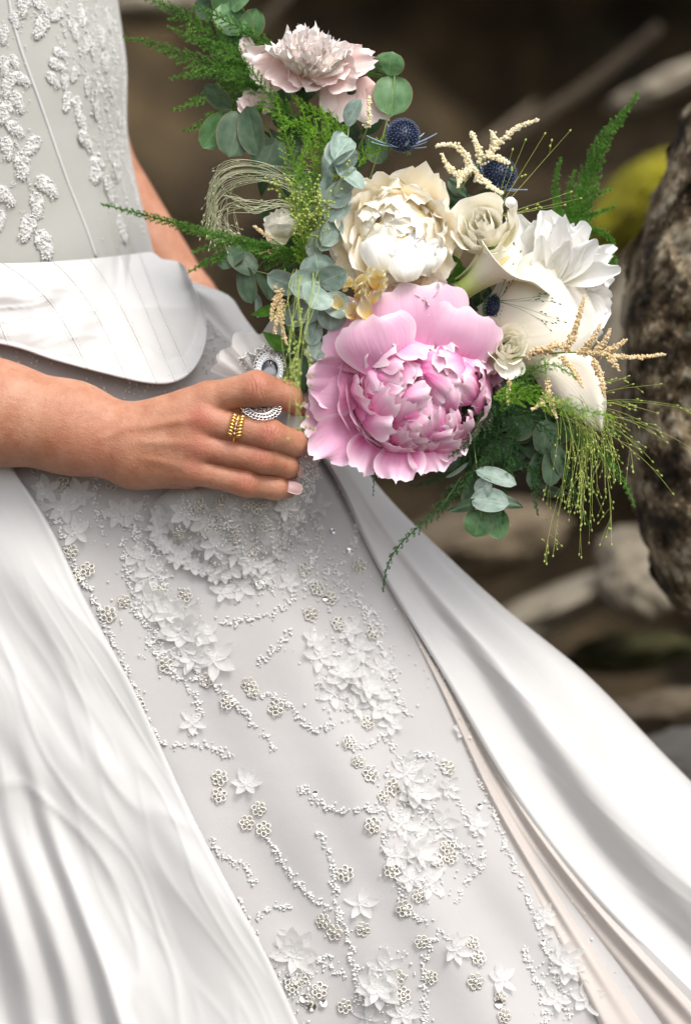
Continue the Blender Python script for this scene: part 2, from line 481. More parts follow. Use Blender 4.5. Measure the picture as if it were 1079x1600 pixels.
M['p_calla'] = petal_mat('calla_spathe', [(0.0, (0.30, 0.42, 0.05)), (0.30, (0.60, 0.66, 0.28)), (0.55, (0.85, 0.83, 0.66)), (1.0, (0.88, 0.85, 0.76))], (0.87, 0.86, 0.70), 0.4, 0.16, 0.1, 0.4)
M['p_calla_w'] = petal_mat('open_calla_spathe', [(0.0, (0.62, 0.62, 0.30)), (0.25, (0.82, 0.76, 0.62)), (1.0, (0.87, 0.82, 0.74))], (0.88, 0.84, 0.72), 0.4, 0.16, 0.1, 0.4)
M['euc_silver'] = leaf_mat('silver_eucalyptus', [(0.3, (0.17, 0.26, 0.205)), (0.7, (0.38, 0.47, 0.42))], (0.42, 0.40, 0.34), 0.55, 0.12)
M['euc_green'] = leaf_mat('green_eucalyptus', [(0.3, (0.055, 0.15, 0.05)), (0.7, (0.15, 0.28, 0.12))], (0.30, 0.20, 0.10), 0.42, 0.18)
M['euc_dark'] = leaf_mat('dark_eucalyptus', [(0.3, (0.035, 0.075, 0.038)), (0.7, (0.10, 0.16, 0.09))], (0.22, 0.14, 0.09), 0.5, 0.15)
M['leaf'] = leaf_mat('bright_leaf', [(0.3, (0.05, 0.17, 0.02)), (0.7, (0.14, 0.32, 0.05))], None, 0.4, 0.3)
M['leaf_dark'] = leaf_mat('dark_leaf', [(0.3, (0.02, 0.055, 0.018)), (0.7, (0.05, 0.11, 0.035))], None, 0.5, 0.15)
M['fern'] = mottled('asparagus_fern', [(0.3, (0.055, 0.17, 0.018)), (0.7, (0.15, 0.34, 0.045))], 40, 0.6, 0, 0, transl=0.25)
M['fern_bright'] = mottled('young_asparagus_fern', [(0.3, (0.13, 0.32, 0.015)), (0.7, (0.30, 0.52, 0.05))], 40, 0.6, 0, 0, transl=0.25)
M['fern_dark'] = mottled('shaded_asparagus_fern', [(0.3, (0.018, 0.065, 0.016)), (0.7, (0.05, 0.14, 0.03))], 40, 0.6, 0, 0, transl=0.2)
M['grass'] = mottled('panicum', [(0.3, (0.28, 0.38, 0.06)), (0.7, (0.55, 0.62, 0.18))], 60, 0.5, 0, 0, transl=0.25)
M['grass_pale'] = mottled('dry_grass', [(0.3, (0.42, 0.46, 0.26)), (0.7, (0.68, 0.68, 0.48))], 60, 0.5, 0, 0, transl=0.2)
M['stem'] = mottled('green_stem', [(0.3, (0.12, 0.20, 0.05)), (0.7, (0.24, 0.34, 0.10))], 60, 0.5, 0, 0)
M['astilbe'] = mottled('astilbe_floret', [(0.3, (0.84, 0.74, 0.45)), (0.7, (0.95, 0.90, 0.72))], 200, 0.6, 0, 0, transl=0.2)
M['astilbe_tan'] = mottled('tan_astilbe_floret', [(0.3, (0.70, 0.52, 0.25)), (0.7, (0.92, 0.78, 0.52))], 200, 0.6, 0, 0, transl=0.2)
M['thistle'] = mottled('thistle_head', [(0.3, (0.010, 0.018, 0.045)), (0.7, (0.03, 0.048, 0.10))], 200, 0.45, 0, 0)
M['thistle_tip'] = plain('thistle_floret', (0.20, 0.25, 0.36), 0.4)
M['bract'] = leaf_mat('thistle_bract', [(0.3, (0.10, 0.16, 0.24)), (0.7, (0.32, 0.38, 0.48))], None, 0.35, 0.1)
# ------------------------------------------------------------------ the setting: ground and rocky bank
M['ground'] = rock_mat('damp_earth', [(0.35, (0.025, 0.018, 0.012)), (0.65, (0.09, 0.07, 0.045))], 3)
M['bank'] = rock_mat('shaded_rock_bank', [(0.36, (0.020, 0.014, 0.007)), (0.52, (0.085, 0.058, 0.028)), (0.70, (0.20, 0.140, 0.070))], 5, None, 0.05, 1.0)
M['rock_dark'] = rock_mat('dark_rock', [(0.40, (0.018, 0.013, 0.008)), (0.5, (0.10, 0.068, 0.036)), (0.60, (0.34, 0.265, 0.165))], 34, (0.42, 0.39, 0.30), 0.006, 1.0)
M['rock_pale'] = rock_mat('pale_rock', [(0.35, (0.13, 0.105, 0.07)), (0.65, (0.38, 0.33, 0.25))], 9, None, 0.012, 0.8)
M['rock_brown'] = rock_mat('brown_rock', [(0.35, (0.065, 0.048, 0.030)), (0.65, (0.20, 0.155, 0.10))], 9, None, 0.012, 0.8)
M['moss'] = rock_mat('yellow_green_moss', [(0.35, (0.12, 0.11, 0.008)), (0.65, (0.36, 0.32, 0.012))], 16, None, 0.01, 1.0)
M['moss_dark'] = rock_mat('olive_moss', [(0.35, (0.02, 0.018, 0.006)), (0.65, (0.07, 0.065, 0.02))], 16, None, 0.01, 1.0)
M['path'] = rock_mat('pale_path', [(0.35, (0.20, 0.18, 0.15)), (0.65, (0.30, 0.275, 0.235))], 9, None, 0.01, 0.5)
M['bark'] = rock_mat('bare_root', [(0.35, (0.03, 0.022, 0.013)), (0.65, (0.075, 0.055, 0.034))], 14, None, 0.01, 0.8)

gv = [(-60, -30, 0), (60, -30, 0), (60, 90, 0), (-60, 90, 0)]
tag(put('ground', gv, [(0, 1, 2, 3)], M['ground'], smooth=False), kind='structure')

def bank():
    nu, nv = 150, 110
    X = np.linspace(-3.2, 3.6, nu); Z = np.linspace(-0.03, 3.4, nv)
    v = []
    for z in Z:
        for x in X:
            q = Vector((x * 1.3, z * 1.9, 3.1))
            n = noise.fractal(q, 1.0, 2.0, 5) * 0.42 + abs(noise.noise(q * 1.9)) * -0.35
            strata = 0.16 * math.sin((z + 0.35 * x + 0.3 * noise.noise(q)) * 9)
            v.append((x, 2.15 + 0.32 * z - (n + strata) * 0.8, z))
    return np.array(v), grid_faces(nu, nv)
bv, bf = bank()
tag(put('rock_bank', bv, bf, M['bank']), kind='structure')

def boulder(name, px, py, d, rx, ry, rz, m, label, cat='rock', seed=0, rot=0.0, rough=0.28, base=ICO5, group=None):
    """a lumpy rock: rx, ry in photograph pixels at its distance, rz its depth"""
    v, f = base
    c = P(px, py, d); k = (D + d) / D * S
    out = []
    cr, sr = math.cos(rot), math.sin(rot)
    for a in v:
        p = Vector(a)
        n = 1 + rough * noise.fractal(p * 1.3 + Vector((seed * 7.3, 0, 0)), 0.9, 2.0, 6) + 0.10 * (abs(noise.noise(p * 3.1 + Vector((0, seed, 0)))) - 0.3)
        x, y, z = p.x * n * rx, p.y * n * rz, p.z * n * ry
        out.append((c.x + (x * cr - z * sr) * k, c.y + y * k, c.z + (x * sr + z * cr) * k))
    o = put(name, out, f, m)
    return tag(o, label, cat, group)

# large lichen-spotted rock close behind the bouquet, its left outline as in the photograph
def near_rock():
    ys = np.array([120, 150, 200, 245, 290, 350, 410, 470, 540, 640, 740, 800, 860, 930, 985, 1040])
    xl = np.array([1160, 1084, 1056, 1046, 1026, 1008, 992, 976, 974, 976, 984, 992, 1012, 1042, 1100, 1220])
    Y = np.linspace(122, 1036, 190); XL = spline(Y, ys, xl)
    nph = 150; xr = 1700; v = []
    for y, x0 in zip(Y, XL):
        e = math.sqrt(max(0.0, 1 - ((y - 579) / 459) ** 2))
        for j in range(nph):
            ph = j / (nph - 1) * math.pi
            x = x0 + (xr - x0) * (1 - math.cos(ph)) / 2 * (0.35 + 0.65 * e)
            d = 500 - math.sin(ph) ** 0.75 * 260 * (0.25 + 0.75 * e)
            q = Vector((x, y, d))
            n = noise.fractal(q / 80, 0.75, 2.1, 8) * 36 + noise.noise(q / 260) * 30 + abs(noise.noise(q / 34)) * 9
            v.append((x + n * 0.45, y + noise.noise(q / 60 + Vector((5, 5, 5))) * 10, d - n * 1.3))
    v = np.array(v)
    back = v.copy(); back[:, 2] = 500 + (500 - v[:, 2]) * 0.9
    mb = MB(); fc = grid_faces(nph, len(Y))
    mb.addn(PN(v), fc); mb.addn(PN(back), fc[:, ::-1])
    return mb
tag(near_rock().build('lichened_rock', M['rock_dark']), 'large dark lichen-spotted rock with a sunlit edge, close behind the bouquet at the right', 'rock')

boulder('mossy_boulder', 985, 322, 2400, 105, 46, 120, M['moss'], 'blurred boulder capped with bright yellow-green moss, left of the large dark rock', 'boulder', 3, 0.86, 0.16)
boulder('pale_boulder', 1010, 480, 2300, 62, 165, 90, M['rock_pale'], 'blurred pale grey rock standing below the yellow-green mossy boulder', 'rock', 4, -0.42, 0.2)
boulder('slanting_rock', 700, 300, 3300, 170, 26, 70, M['rock_brown'], 'blurred narrow brown rock ledge slanting up behind the thistles', 'rock', 9, 0.75, 0.3)
boulder('pale_boulder', 985, 900, 1700, 55, 75, 80, M['rock_pale'], 'blurred rounded pale rock just left of the foot of the large dark rock', 'rock', 5, 0.4, 0.2)
boulder('flat_rock', 850, 960, 1900, 185, 34, 150, M['rock_pale'], 'blurred flat pale rock sloping up beside the skirt, under the hanging grass', 'rock', 6, 0.42, 0.22)
boulder('flat_rock', 735, 850, 2100, 150, 60, 150, M['rock_brown'], 'blurred brown rock showing just above the skirt below the lowest leaves', 'rock', 8, 0.3, 0.22)
boulder('low_rock', 1040, 1110, 1500, 110, 32, 120, M['rock_brown'], 'blurred flat brown rock low at the right, above the pale path', 'rock', 10, 0.16, 0.22)
boulder('path_stone', 1110, 1190, 1100, 150, 58, 200, M['path'], 'blurred smooth pale grey stone at the right beside the edge of the skirt', 'stone', 11, 0.12, 0.08)
boulder('ledge_rock', 1040, 130, 3000, 95, 22, 60, M['rock_pale'], 'blurred pale pointed rock high at the right above the large dark rock', 'rock', 12, 0.42, 0.25)
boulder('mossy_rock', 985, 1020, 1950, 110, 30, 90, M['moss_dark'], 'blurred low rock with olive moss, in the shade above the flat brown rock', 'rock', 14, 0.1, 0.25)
boulder('top_rock', 240, 15, 3200, 95, 22, 80, M['rock_pale'], 'blurred pale rock at the very top, left of the eucalyptus', 'rock', 15, 0.05, 0.25)
def root(pts, r, label):
    p = curve_pts(pts, 26); v, f = tube(PN(p), np.linspace(r, r * 0.6, 26) * S * 1.7, 10)
    v = v + 0.004 * np.stack([vnoise(v, 14, o) for o in (0, 9, 20)], 1)
    tag(put('bare_root', v, f, M['bark']), label, 'root')
root([(330, 110, 3300), (400, 45, 3250), (470, -30, 3300)], 13, 'blurred bare grey root crossing the dark bank above the blush peony')
root([(690, 320, 3050), (780, 230, 3000), (900, 150, 3000), (1030, 40, 3050)], 17, 'long blurred bare grey root slanting across the dark bank at the upper right')

# ------------------------------------------------------------------ the dress: shared shape of body and skirt
def f_R(y):  return spline(y, [440, 455, 480, 520, 600, 700, 770, 870, 960, 1040, 1140, 1225, 1420, 1700, 3650], [300, 345, 372, 400, 463, 545, 600, 700, 800, 900, 1000, 1083, 1290, 1560, 2700])
def f_xc(y): return np.interp(y, [300, 440, 1000, 1600, 3650], [-75, -50, 150, 400, 900])
def f_df(y): return np.interp(y, [300, 440, 550, 800, 1200, 1700, 3650], [110, 105, 85, 45, 0, -40, -250])
def skirt_d(x, y):
    x = np.asarray(x, float); y = np.asarray(y, float)
    xc = f_xc(y); a = f_R(y) - xc; t = np.clip((x - xc) / a, -1, 1)
    return f_df(y) + 0.55 * a * (1 - np.sqrt(np.maximum(0, 1 - t * t)))
def torso_d(x, y):
    x = np.asarray(x, float); y = np.asarray(y, float)
    a = np.interp(y, [-300, 0, 200, 400, 600], [300, 290, 295, 330, 420]); xc = -80
    t = np.clip((x - xc) / a, -1, 1)
    return 350 - np.interp(y, [-300, 400, 600], [280, 250, 270]) * np.sqrt(np.maximum(0, 1 - t * t))

def cloth(name, fn, us, vs, m, parent, fold_u0=None):
    U, V = np.meshgrid(us, vs)
    x, y, d = fn(U.ravel(), V.ravel())
    pts = PN(np.stack([x, y, d], 1))
    uv = np.stack([U.ravel(), V.ravel()], 1)
    return put(name, pts, grid_faces(len(us), len(vs)), m, parent, uv)

ROWS = np.concatenate([np.linspace(430, 1720, 170), np.linspace(1760, 3560, 14)])
dress = empty('wedding_dress', P(-60, 400, 300))
tag(dress, 'ivory satin wedding dress with beaded bodice and lace skirt panel, worn by the bride', 'dress')

def eL(y): return spline(y, [430, 600, 730, 790, 930, 1060, 1230, 1370, 1520, 1600, 1720, 3560], [-120, -45, 20, 60, 130, 200, 280, 350, 430, 466, 520, 1250])
def eR(y): return spline(y, [430, 470, 560, 640, 740, 830, 940, 1060, 1240, 1430, 1560, 1720, 3560], [240, 284, 372, 440, 518, 562, 622, 695, 800, 950, 1079, 1230, 2500])
def eM(y): return spline(y, [740, 900, 1000, 1090, 1250, 1400, 1600, 1720, 3560], [516, 596, 645, 688, 757, 835, 935, 990, 1800])

# front lace panel
def lace_d(x, y):
    x = np.asarray(x, float); y = np.asarray(y, float)
    s = (x - eL(y)) / np.maximum(60, eR(y) - eL(y))
    lo = np.clip((y - 850) / 500, 0, 1)
    f = 13 * np.sin(s * 9.5 + 0.6 * np.sin(y / 210)) * lo + 7 * np.sin(s * 23 + y / 260) * lo * np.clip(s * 1.5, 0, 1)
    f = f + 5 * np.sin(x / 75 + y / 120) * np.sin(y / 90 + 1)
    return skirt_d(x, y) + 8 + f
def fn_lace(u, y):
    a = eL(y) - 70; b = eR(y) + 12
    b = np.minimum(b, f_R(y) - 12)
    x = a + (b - a) * u
    return x, y, lace_d(x, y)
lace_skirt = cloth('lace_skirt', fn_lace, np.linspace(0, 1, 130), ROWS[ROWS > 476], M['lace_ground'], dress)

# left satin overskirt
def fn_left(u, y):
    e = eL(y); xr = f_xc(y) - (f_R(y) - f_xc(y)) * 0.995
    s = (u ** 1.35) * (e - xr)
    x = e - s
    sc_ = 1 + np.clip(y - 700, 0, 900) / 900
    sn = s / sc_
    low = np.clip((y - 900) / 500, 0, 1)
    wob = 14 * np.sin(y / 170 + 0.6) * (1 - 0.5 * low)
    q = sn + wob
    d = skirt_d(x, y) - 16
    d = d - 9 * np.cos((q - 20) / 27) * np.exp(-((q - 55) / 62) ** 2) * low
    # crumpled soft cross folds
    d = d + 7 * np.sin(q / 20 - y / 95) * np.exp(-((y - 1230) / 230) ** 2) * np.exp(-((q - 70) / 55) ** 2)
    d = d + 4 * np.sin(q / 31 + y / 64 + 1.3) * np.clip((y - 740) / 150, 0, 1)
    # deep rolled folds at the lower left
    for c, w, a in ((139, 8.5, -26), (152, 7, 20), (172, 9, -15), (187, 8, 18), (206, 10, -18), (228, 11, 24), (262, 18, -20), (310, 22, 26), (370, 24, -22), (440, 30, 26), (520, 30, -24)):
        d = d + a * sc_ * 0.36 * np.exp(-((q - wob - c) / w) ** 2) * np.clip((y - 1100) / 420, 0, 1)
    cr = crease(q, y, 2.0, 46, 420, 0.05)
    d = d - 3.4 * cr * np.clip((y - 800) / 300, 0.1, 1) * np.clip(s / 30, 0, 1) + 1.2 * np.sin(q / 6 + y / 33)* np.exp(-((y - 1250) / 260) ** 2) * np.clip(s / 40, 0, 1) * np.sin(y / 57)
    # turned edge
    d = d + 9 * np.exp(-(s / 1.5) ** 2) - 1.0 * np.exp(-((s - 8) / 6) ** 2)
    return x, y, d
us = np.concatenate([np.linspace(0, 0.12, 26)[:-1], np.linspace(0.12, 0.75, 130), np.linspace(0.76, 1, 12)])
cloth('satin_overskirt', fn_left, us, ROWS[ROWS > 560], M['satin'], dress)

# right satin overskirt, from its inner edge to the silhouette and round the back
def fn_right(u, y):
    e = eR(y); R = f_R(y); w = np.maximum(R - e, 8)
    front = np.clip(u / 0.8, 0, 1)
    # past .8 the sheet turns round the silhouette towards the back
    back = np.clip((u - 0.8) / 0.2, 0, 1)
    q = front
    x = e + w * np.sin(q * math.pi / 2) ** 0.9 - back * 0.5 * w
    low = np.clip((y - 640) / 320, 0, 1)
    base = skirt_d(np.minimum(x, R - 0.5), y)
    d0 = skirt_d(e, y)
    d = d0 - 16 + (base - d0) * 0.62
    am = np.minimum(w, 330) / 330
    t = (x - e) / w
    d = d + low * am * (40 * np.exp(-((t - 0.20) / 0.15) ** 2) - 34 * np.exp(-((t - 0.50) / 0.15) ** 2) + 6 * np.exp(-((t - 0.78) / 0.08) ** 2))
    d = d + low * 5 * np.sin(t * 26 + y / 170) * np.exp(-((t - 0.25) / 0.3) ** 2) * am
    d = d + 4 * low * np.sin(x / 37 + y / 61) * np.clip((t - 0.5) * 3, 0, 1)
    d = d - 3.0 * crease(x - e, y, 7.0, 80, 420, -0.35) * low * np.clip(u * 14, 0, 1)
    up = 1 - np.clip((y - 470) / 200, 0, 1)
    d = d + up * (34 + 9 * np.sin(t * 6 + 0.5))
    d = d + 12 * np.exp(-((x - e) / 4) ** 2) * (u < 0.5) + back * (260 + 0.4 * w)
    return x, y, d
us = np.concatenate([np.linspace(0, 0.06, 9)[:-1], np.linspace(0.06, 0.8, 110), np.linspace(0.81, 1, 14)])
cloth('satin_overskirt', fn_right, us, ROWS[ROWS > 431], M['satin'], dress)

# cream tulle lining that shows between lace and right overskirt
def fn_cream(u, y):
    a = eM(y); b = eR(y) + 9
    x = a + (b - a) * u
    w = np.maximum(b - a, 5)
    d = lace_d(x, y) - 5 - 0.0 * u
    d = d - np.minimum(w, 150) / 150 * (12 * np.sin(u * 11 + y / 260) + 7 * np.sin(u * 23 - y / 300))
    d = d + 5 * np.exp(-(u * w / 5) ** 2)
    return x, y, d
cloth('cream_lining', fn_cream, np.linspace(0, 1, 50), ROWS[(ROWS > 745)], M['cream_lining'], dress)

# bodice
def f_Rb(y): return spline(y, [-300, 0, 60, 100, 200, 250, 330, 395, 420], [170, 184, 193, 198, 199, 206, 224, 240, 246])
def bod_d(x, y):
    R = f_Rb(y); xc = -80.0; a = R - xc + 1
    t = np.clip((x - xc) / a, -1, 1)
    d = 350 - 265 * np.sqrt(np.maximum(0, 1 - t * t))
    # soft gathers along the side
    g = np.exp(-((x - (R - 38)) / 26) ** 2)
    return d + g * 5 * np.sin((x - R) / 3.4 + 0.5 * np.sin(y / 40)) + 3 * np.sin(y / 46 + x / 60) * np.exp(-((y - 350) / 60.) ** 2)
def fn_bod(u, y):
    R = f_Rb(y); ph = u * math.pi * 1.12
    x = -80 + (R + 80) * np.sin(ph - math.pi / 2)
    d = np.where(ph <= math.pi, bod_d(x, y), 350 + (ph - math.pi) * 260)
    return x, y, d
bodice = cloth('bodice', fn_bod, np.linspace(0, 1, 200), np.linspace(-300, 412, 110), M['bodice_cloth'], dress)

# peplum: waist to rounded hem
T = np.array([(-420, 402), (-200, 406), (-60, 410), (20, 411), (90, 408), (150, 403), (195, 398), (228, 394), (240, 395), (246, 399), (250, 404)], float)
H = np.array([(-440, 470), (-200, 505), (-60, 528), (20, 542), (75, 560), (140, 578), (205, 594), (262, 599), (306, 572), (322, 505), (292, 432)], float)
def fn_pep(u, v):
    tt = np.linspace(0, 1, len(T))
    x0 = spline(u, tt, T[:, 0]); y0 = spline(u, tt, T[:, 1]); x1 = spline(u, tt, H[:, 0]); y1 = spline(u, tt, H[:, 1])
    vv = np.minimum(v, 1.0)
    x = x0 + (x1 - x0) * vv; y = y0 + (y1 - y0) * vv
    k = np.clip((u - 0.72) / 0.28, 0, 1)
    x = x + 13 * np.sin(vv * math.pi) * k; y = y - 6 * np.sin(vv * math.pi) * k
    dt = bod_d(np.minimum(x0, 238), np.minimum(y0, 405)) - 10
    dh = skirt_d(np.minimum(x1, f_R(np.maximum(y1, 445)) - 4), np.maximum(y1, 445)) - 40
    d = dt + (dh - dt) * vv ** 1.2 - 13 * np.sin(vv * math.pi) - 2.5 * crease(x, y * 3.2, 3.0, 90, 120, .3) * np.sin(vv * math.pi)
    d = d + 3.5 * np.sin(u * 60 + 3 * vv) * np.sin(vv * math.pi) * (1 - k) + 7 * np.sin(vv * 10 + u * 9 + 1.5 * np.sin(u * 14)) * (1 - u) * np.sin(vv * math.pi)
    cl = skirt_d(np.minimum(x, f_R(np.maximum(y, 470)) - 3), np.maximum(y, 470)) - 18
    d = np.where(y > 478, np.minimum(d, cl), np.minimum(d, cl + (478 - y) * 1.2))
    lip = np.maximum(v - 1, 0) * 8
    d = d + lip * 5 - 4 * np.exp(-((v - 0.985) / 0.02) ** 2)
    y = y - lip * 0.8 * (1 - k)
    x = x - lip * 0.8 * k
    return x, y, d
peplum = cloth('peplum', fn_pep, np.linspace(0, 1, 170), np.concatenate([np.linspace(0, 1, 50), [1.15, 1.4]]), M['satin'], dress)

def seam(parent, fn, pts, r, off, name='seam', m='thread', n=60):
    p = curve_pts(np.array(pts, float), n)
    d = fn(p[:, 0], p[:, 1]) - off
    v, f = tube(PN(np.stack([p[:, 0], p[:, 1], d], 1)), r * S, 6)
    return put(name, v, f, M[m], parent)
# peplum depth sampled by nearest point of its own surface
_U, _V = np.meshgrid(np.linspace(0, 1, 260), np.linspace(0, 1, 80)); _px, _py, _pd = fn_pep(_U.ravel(), _V.ravel())
def pep_d(x, y):
    x = np.atleast_1d(x); y = np.atleast_1d(y)
    out = []
    for a, b in zip(x, y):
        q = (_px - a) ** 2 + (_py - b) ** 2; i = np.argpartition(q, 6)[:6]; w = 1 / (q[i] + .05); out.append((w * _pd[i]).sum() / w.sum())
    return np.array(out)
z = 2.58
_uu = np.linspace(0, 1, 2001); _tt = np.linspace(0, 1, len(T)); _tx = spline(_uu, _tt, T[:, 0]); _hx = spline(_uu, _tt, H[:, 0]); _lim = _uu < 0.78
def _uof(arr, x): return _uu[np.argmin(np.abs(arr - x) + np.where(_lim, 0, 1e4))]
for xt, xb, bow in ((-50, 14, 0), (5, 138, .010), (83, 198, .010), (140, 246, .010), (190, 274, .008), (218, 296, .006)):
    ut = _uof(_tx, xt); ub = _uof(_hx, xb)
    vv_ = np.linspace(0.0, 0.99, 70); u_ = ut + (ub - ut) * vv_ + bow * np.sin(vv_ * math.pi) * 2
    x_, y_, d_ = fn_pep(u_, vv_)
    v, f = tube(PN(np.stack([x_, y_, d_ - 0.4], 1)), 0.9 * S, 6)
    put('seam', v, f, M['satin'], peplum)
    mb = MB()
    x2, y2, d2 = fn_pep(u_ + 0.009, vv_); x3, y3, d3 = fn_pep(u_ - 0.009, vv_)
    for q in range(1, 69, 2):
        for xx, yy, dd in ((x2, y2, d2), (x3, y3, d3)):
            va, fa = tube(PN([[xx[q], yy[q], dd[q] - 0.3], [xx[q] + (xx[q+1] - xx[q]) * .75, yy[q] + (yy[q+1] - yy[q]) * .75, dd[q+1] - 0.3]]), 0.45 * S, 4); mb.add(va, fa)
    mb.build('stitching', M['thread'], peplum)['kind'] = 'stuff'
seam(bodice, bod_d, [(8, -40), (22, 40), (48, 120), (80, 210), (112, 300), (136, 360), (150, 402)], 2.6, 0.5, 'boning', 'satin')

# ------------------------------------------------------------------ embroidery
def beads_along(parent, pts, dfn, spread=2.6, dens=0.75, r=1.95, name='bead_vine', jit=1.0):
    c = curve_pts(np.array(pts, float), 200)
    L = np.sum(np.linalg.norm(np.diff(c, axis=0), axis=1))
    n = int(L * dens)
    t = rng.random(n) * 199; i = t.astype(int); i = np.minimum(i, 198)
    p = c[i] + (c[i + 1] - c[i]) * (t - i)[:, None] + rng.normal(0, spread, (n, 2)) + np.stack([2.5 * np.sin(t / 3.1), 2.5 * np.cos(t / 4.3)], 1) * jit
    if dfn is bod_d: p = p[p[:, 0] < f_Rb(p[:, 1]) - 3]; n = len(p)
    d = dfn(p[:, 0], p[:, 1]) - 1.2 - rng.random(n) * 2.5
    mb = MB(); w = PN(np.stack([p[:, 0], p[:, 1], d], 1)); rr = (r * (0.6 + 0.7 * rng.random(n))) * S
    k = rng.random(n) < 0.5
    blobs(mb, w[k], rr[k]); blobs(mb, w[~k], rr[~k] * 0.8, ICO1, (1.6, 1.0, 0.8))
    o = mb.build(name, M['beads'], parent, smooth=False); o['kind'] = 'stuff'
    return o

# organza flower: separate curved petals in one little mesh
def organza_mesh(npet, seed, inner=0):
    r = random.Random(seed); mb = MB()
    def one(ang, L, W, lift, z0):
        nu, nv = 5, 7; v = []
        for j in range(nv):
            t = j / (nv - 1)
            hw = W * math.sin(math.pi * min(1, 0.12 + 0.86 * t)) ** 0.75
            for i in range(nu):
                u = i / (nu - 1) * 2 - 1
                y = t * L; x = u * hw
                zz = z0 + lift * t * t * L + 0.35 * hw * u * u - 0.10 * L * math.sin(t * 3.1)
                ca, sa = math.cos(ang), math.sin(ang)
                v.append((x * ca - y * sa, x * sa + y * ca, zz))
        mb.add(v, grid_faces(nu, nv).tolist(), [(i / 4, j / 6) for j in range(7) for i in range(5)])
    a0 = r.random() * 6
    for k in range(npet):
        one(a0 + k * 2 * math.pi / npet + r.uniform(-.15, .15), r.uniform(.85, 1.1), r.uniform(.24, .33), r.uniform(.05, .35), 0.03)
    for k in range(inner):
        one(a0 + 0.4 + k * 2 * math.pi / inner + r.uniform(-.2, .2), r.uniform(.5, .75), r.uniform(.18, .25), r.uniform(.4, .8), 0.10)
    return mb.mesh('organza_flower', M['organza'])
ORG = [organza_mesh(5, 1), organza_mesh(6, 2), organza_mesh(5, 3), organza_mesh(8, 4, 6), organza_mesh(9, 5, 7)]
def rosette_mesh():
    mb = MB()
    for k in range(6):
        a = k * math.pi / 3; c = np.array([math.cos(a), math.sin(a), 0]) * 0.62
        th = np.linspace(0, 2 * math.pi, 11)[:-1]
        ring = np.stack([c[0] + 0.30 * np.cos(th), c[1] + 0.30 * np.sin(th), 0.12 + 0.05 * np.sin(th + k)], 1)
        v, f = tube(np.concatenate([ring, ring[:1]]), 0.095, 4, False); mb.add(v, f)
    blobs(mb, np.array([[0, 0, 0.2]]), np.array([0.24]), ICO1)
    return mb.mesh('sequin_rosette', M['sequin'])
ROS = rosette_mesh()

def on_surface(x, y, dfn, lift=1.0):
    e = 4.0
    p0 = P(x, y, float(dfn(x, y)) - lift)
    px_ = P(x + e, y, float(dfn(x + e, y)) - lift); py_ = P(x, y + e, float(dfn(x, y + e)) - lift)
    n = (py_ - p0).cross(px_ - p0).normalized()
    if n.y > 0: n = -n
    return p0, n
def place(name, me, x, y, size, dfn, parent, rot=None, lift=1.5, tilt=0.25):
    p, n = on_surface(x, y, dfn, lift)
    n = (n + Vector((random.uniform(-tilt, tilt), 0, random.uniform(-tilt, tilt)))).normalized()
    g = Vector((math.cos(rot), 0, math.sin(rot))) if rot is not None else Vector((random.uniform(-1, 1), 0.01, random.uniform(-1, 1)))
    g = (g - n * g.dot(n)).normalized()
    return inst(name, me, frame(p, g, n, (size * S,) * 3), parent)

flowers = [(285, 985, 46, 4), (262, 955, 34, 3), (300, 1025, 32, 3), (335, 1030, 36, 0), (318, 990, 26, 2), (240, 890, 32, 2), (232, 935, 30, 1), (215, 870, 24, 0), (258, 845, 22, 2),
           (185, 800, 28, 1), (100, 795, 26, 0), (72, 765, 26, 2), (122, 772, 26, 1), (60, 795, 22, 0), (120, 830, 26, 2), (205, 800, 24, 2), (225, 905, 24, 0),
           (300, 1128, 22, 0), (385, 1224, 25, 1), (565, 1412, 27, 0), (461, 1492, 42, 3), (455, 1470, 26, 1), (602, 1512, 32, 2), (590, 1545, 36, 3), (630, 1585, 28, 1), (575, 1590, 24, 0),
           (712, 1482, 27, 1), (782, 1530, 28, 2), (635, 1205, 32, 1), (648, 1235, 38, 3), (625, 1285, 30, 0), (650, 1300, 26, 2), (690, 1287, 28, 1), (622, 1335, 30, 2), (655, 1335, 34, 3), (672, 1378, 32, 0), (640, 1370, 26, 1),
           (500, 1025, 30, 2), (535, 1050, 38, 3), (520, 1080, 28, 0), (575, 1075, 36, 3), (600, 1105, 30, 1), (560, 1010, 26, 2), (490, 1000, 22, 0), (610, 1130, 22, 2), (595, 1040, 24, 1), (555, 1100, 24, 2),
           (400, 885, 32, 3), (378, 915, 26, 0), (430, 850, 24, 2), (455, 820, 24, 1), (470, 795, 26, 2), (410, 905, 22, 1), (350, 925, 22, 2), (500, 790, 20, 0), (545, 985, 24, 1), (450, 910, 18, 0),
           (720, 1140, 20, 2), (745, 1290, 20, 0), (850, 1430, 22, 1), (885, 1505, 34, 3), (915, 1560, 30, 2), (870, 1560, 24, 0), (700, 1230, 20, 1), (140, 560 + 60, 16, 1), (60, 575 - 14, 14, 0)]
for x, y, s_, k in flowers:
    if y < 700: continue
    place('fabric_flower', ORG[k], x, y, s_, lace_d, lace_skirt, lift=4)
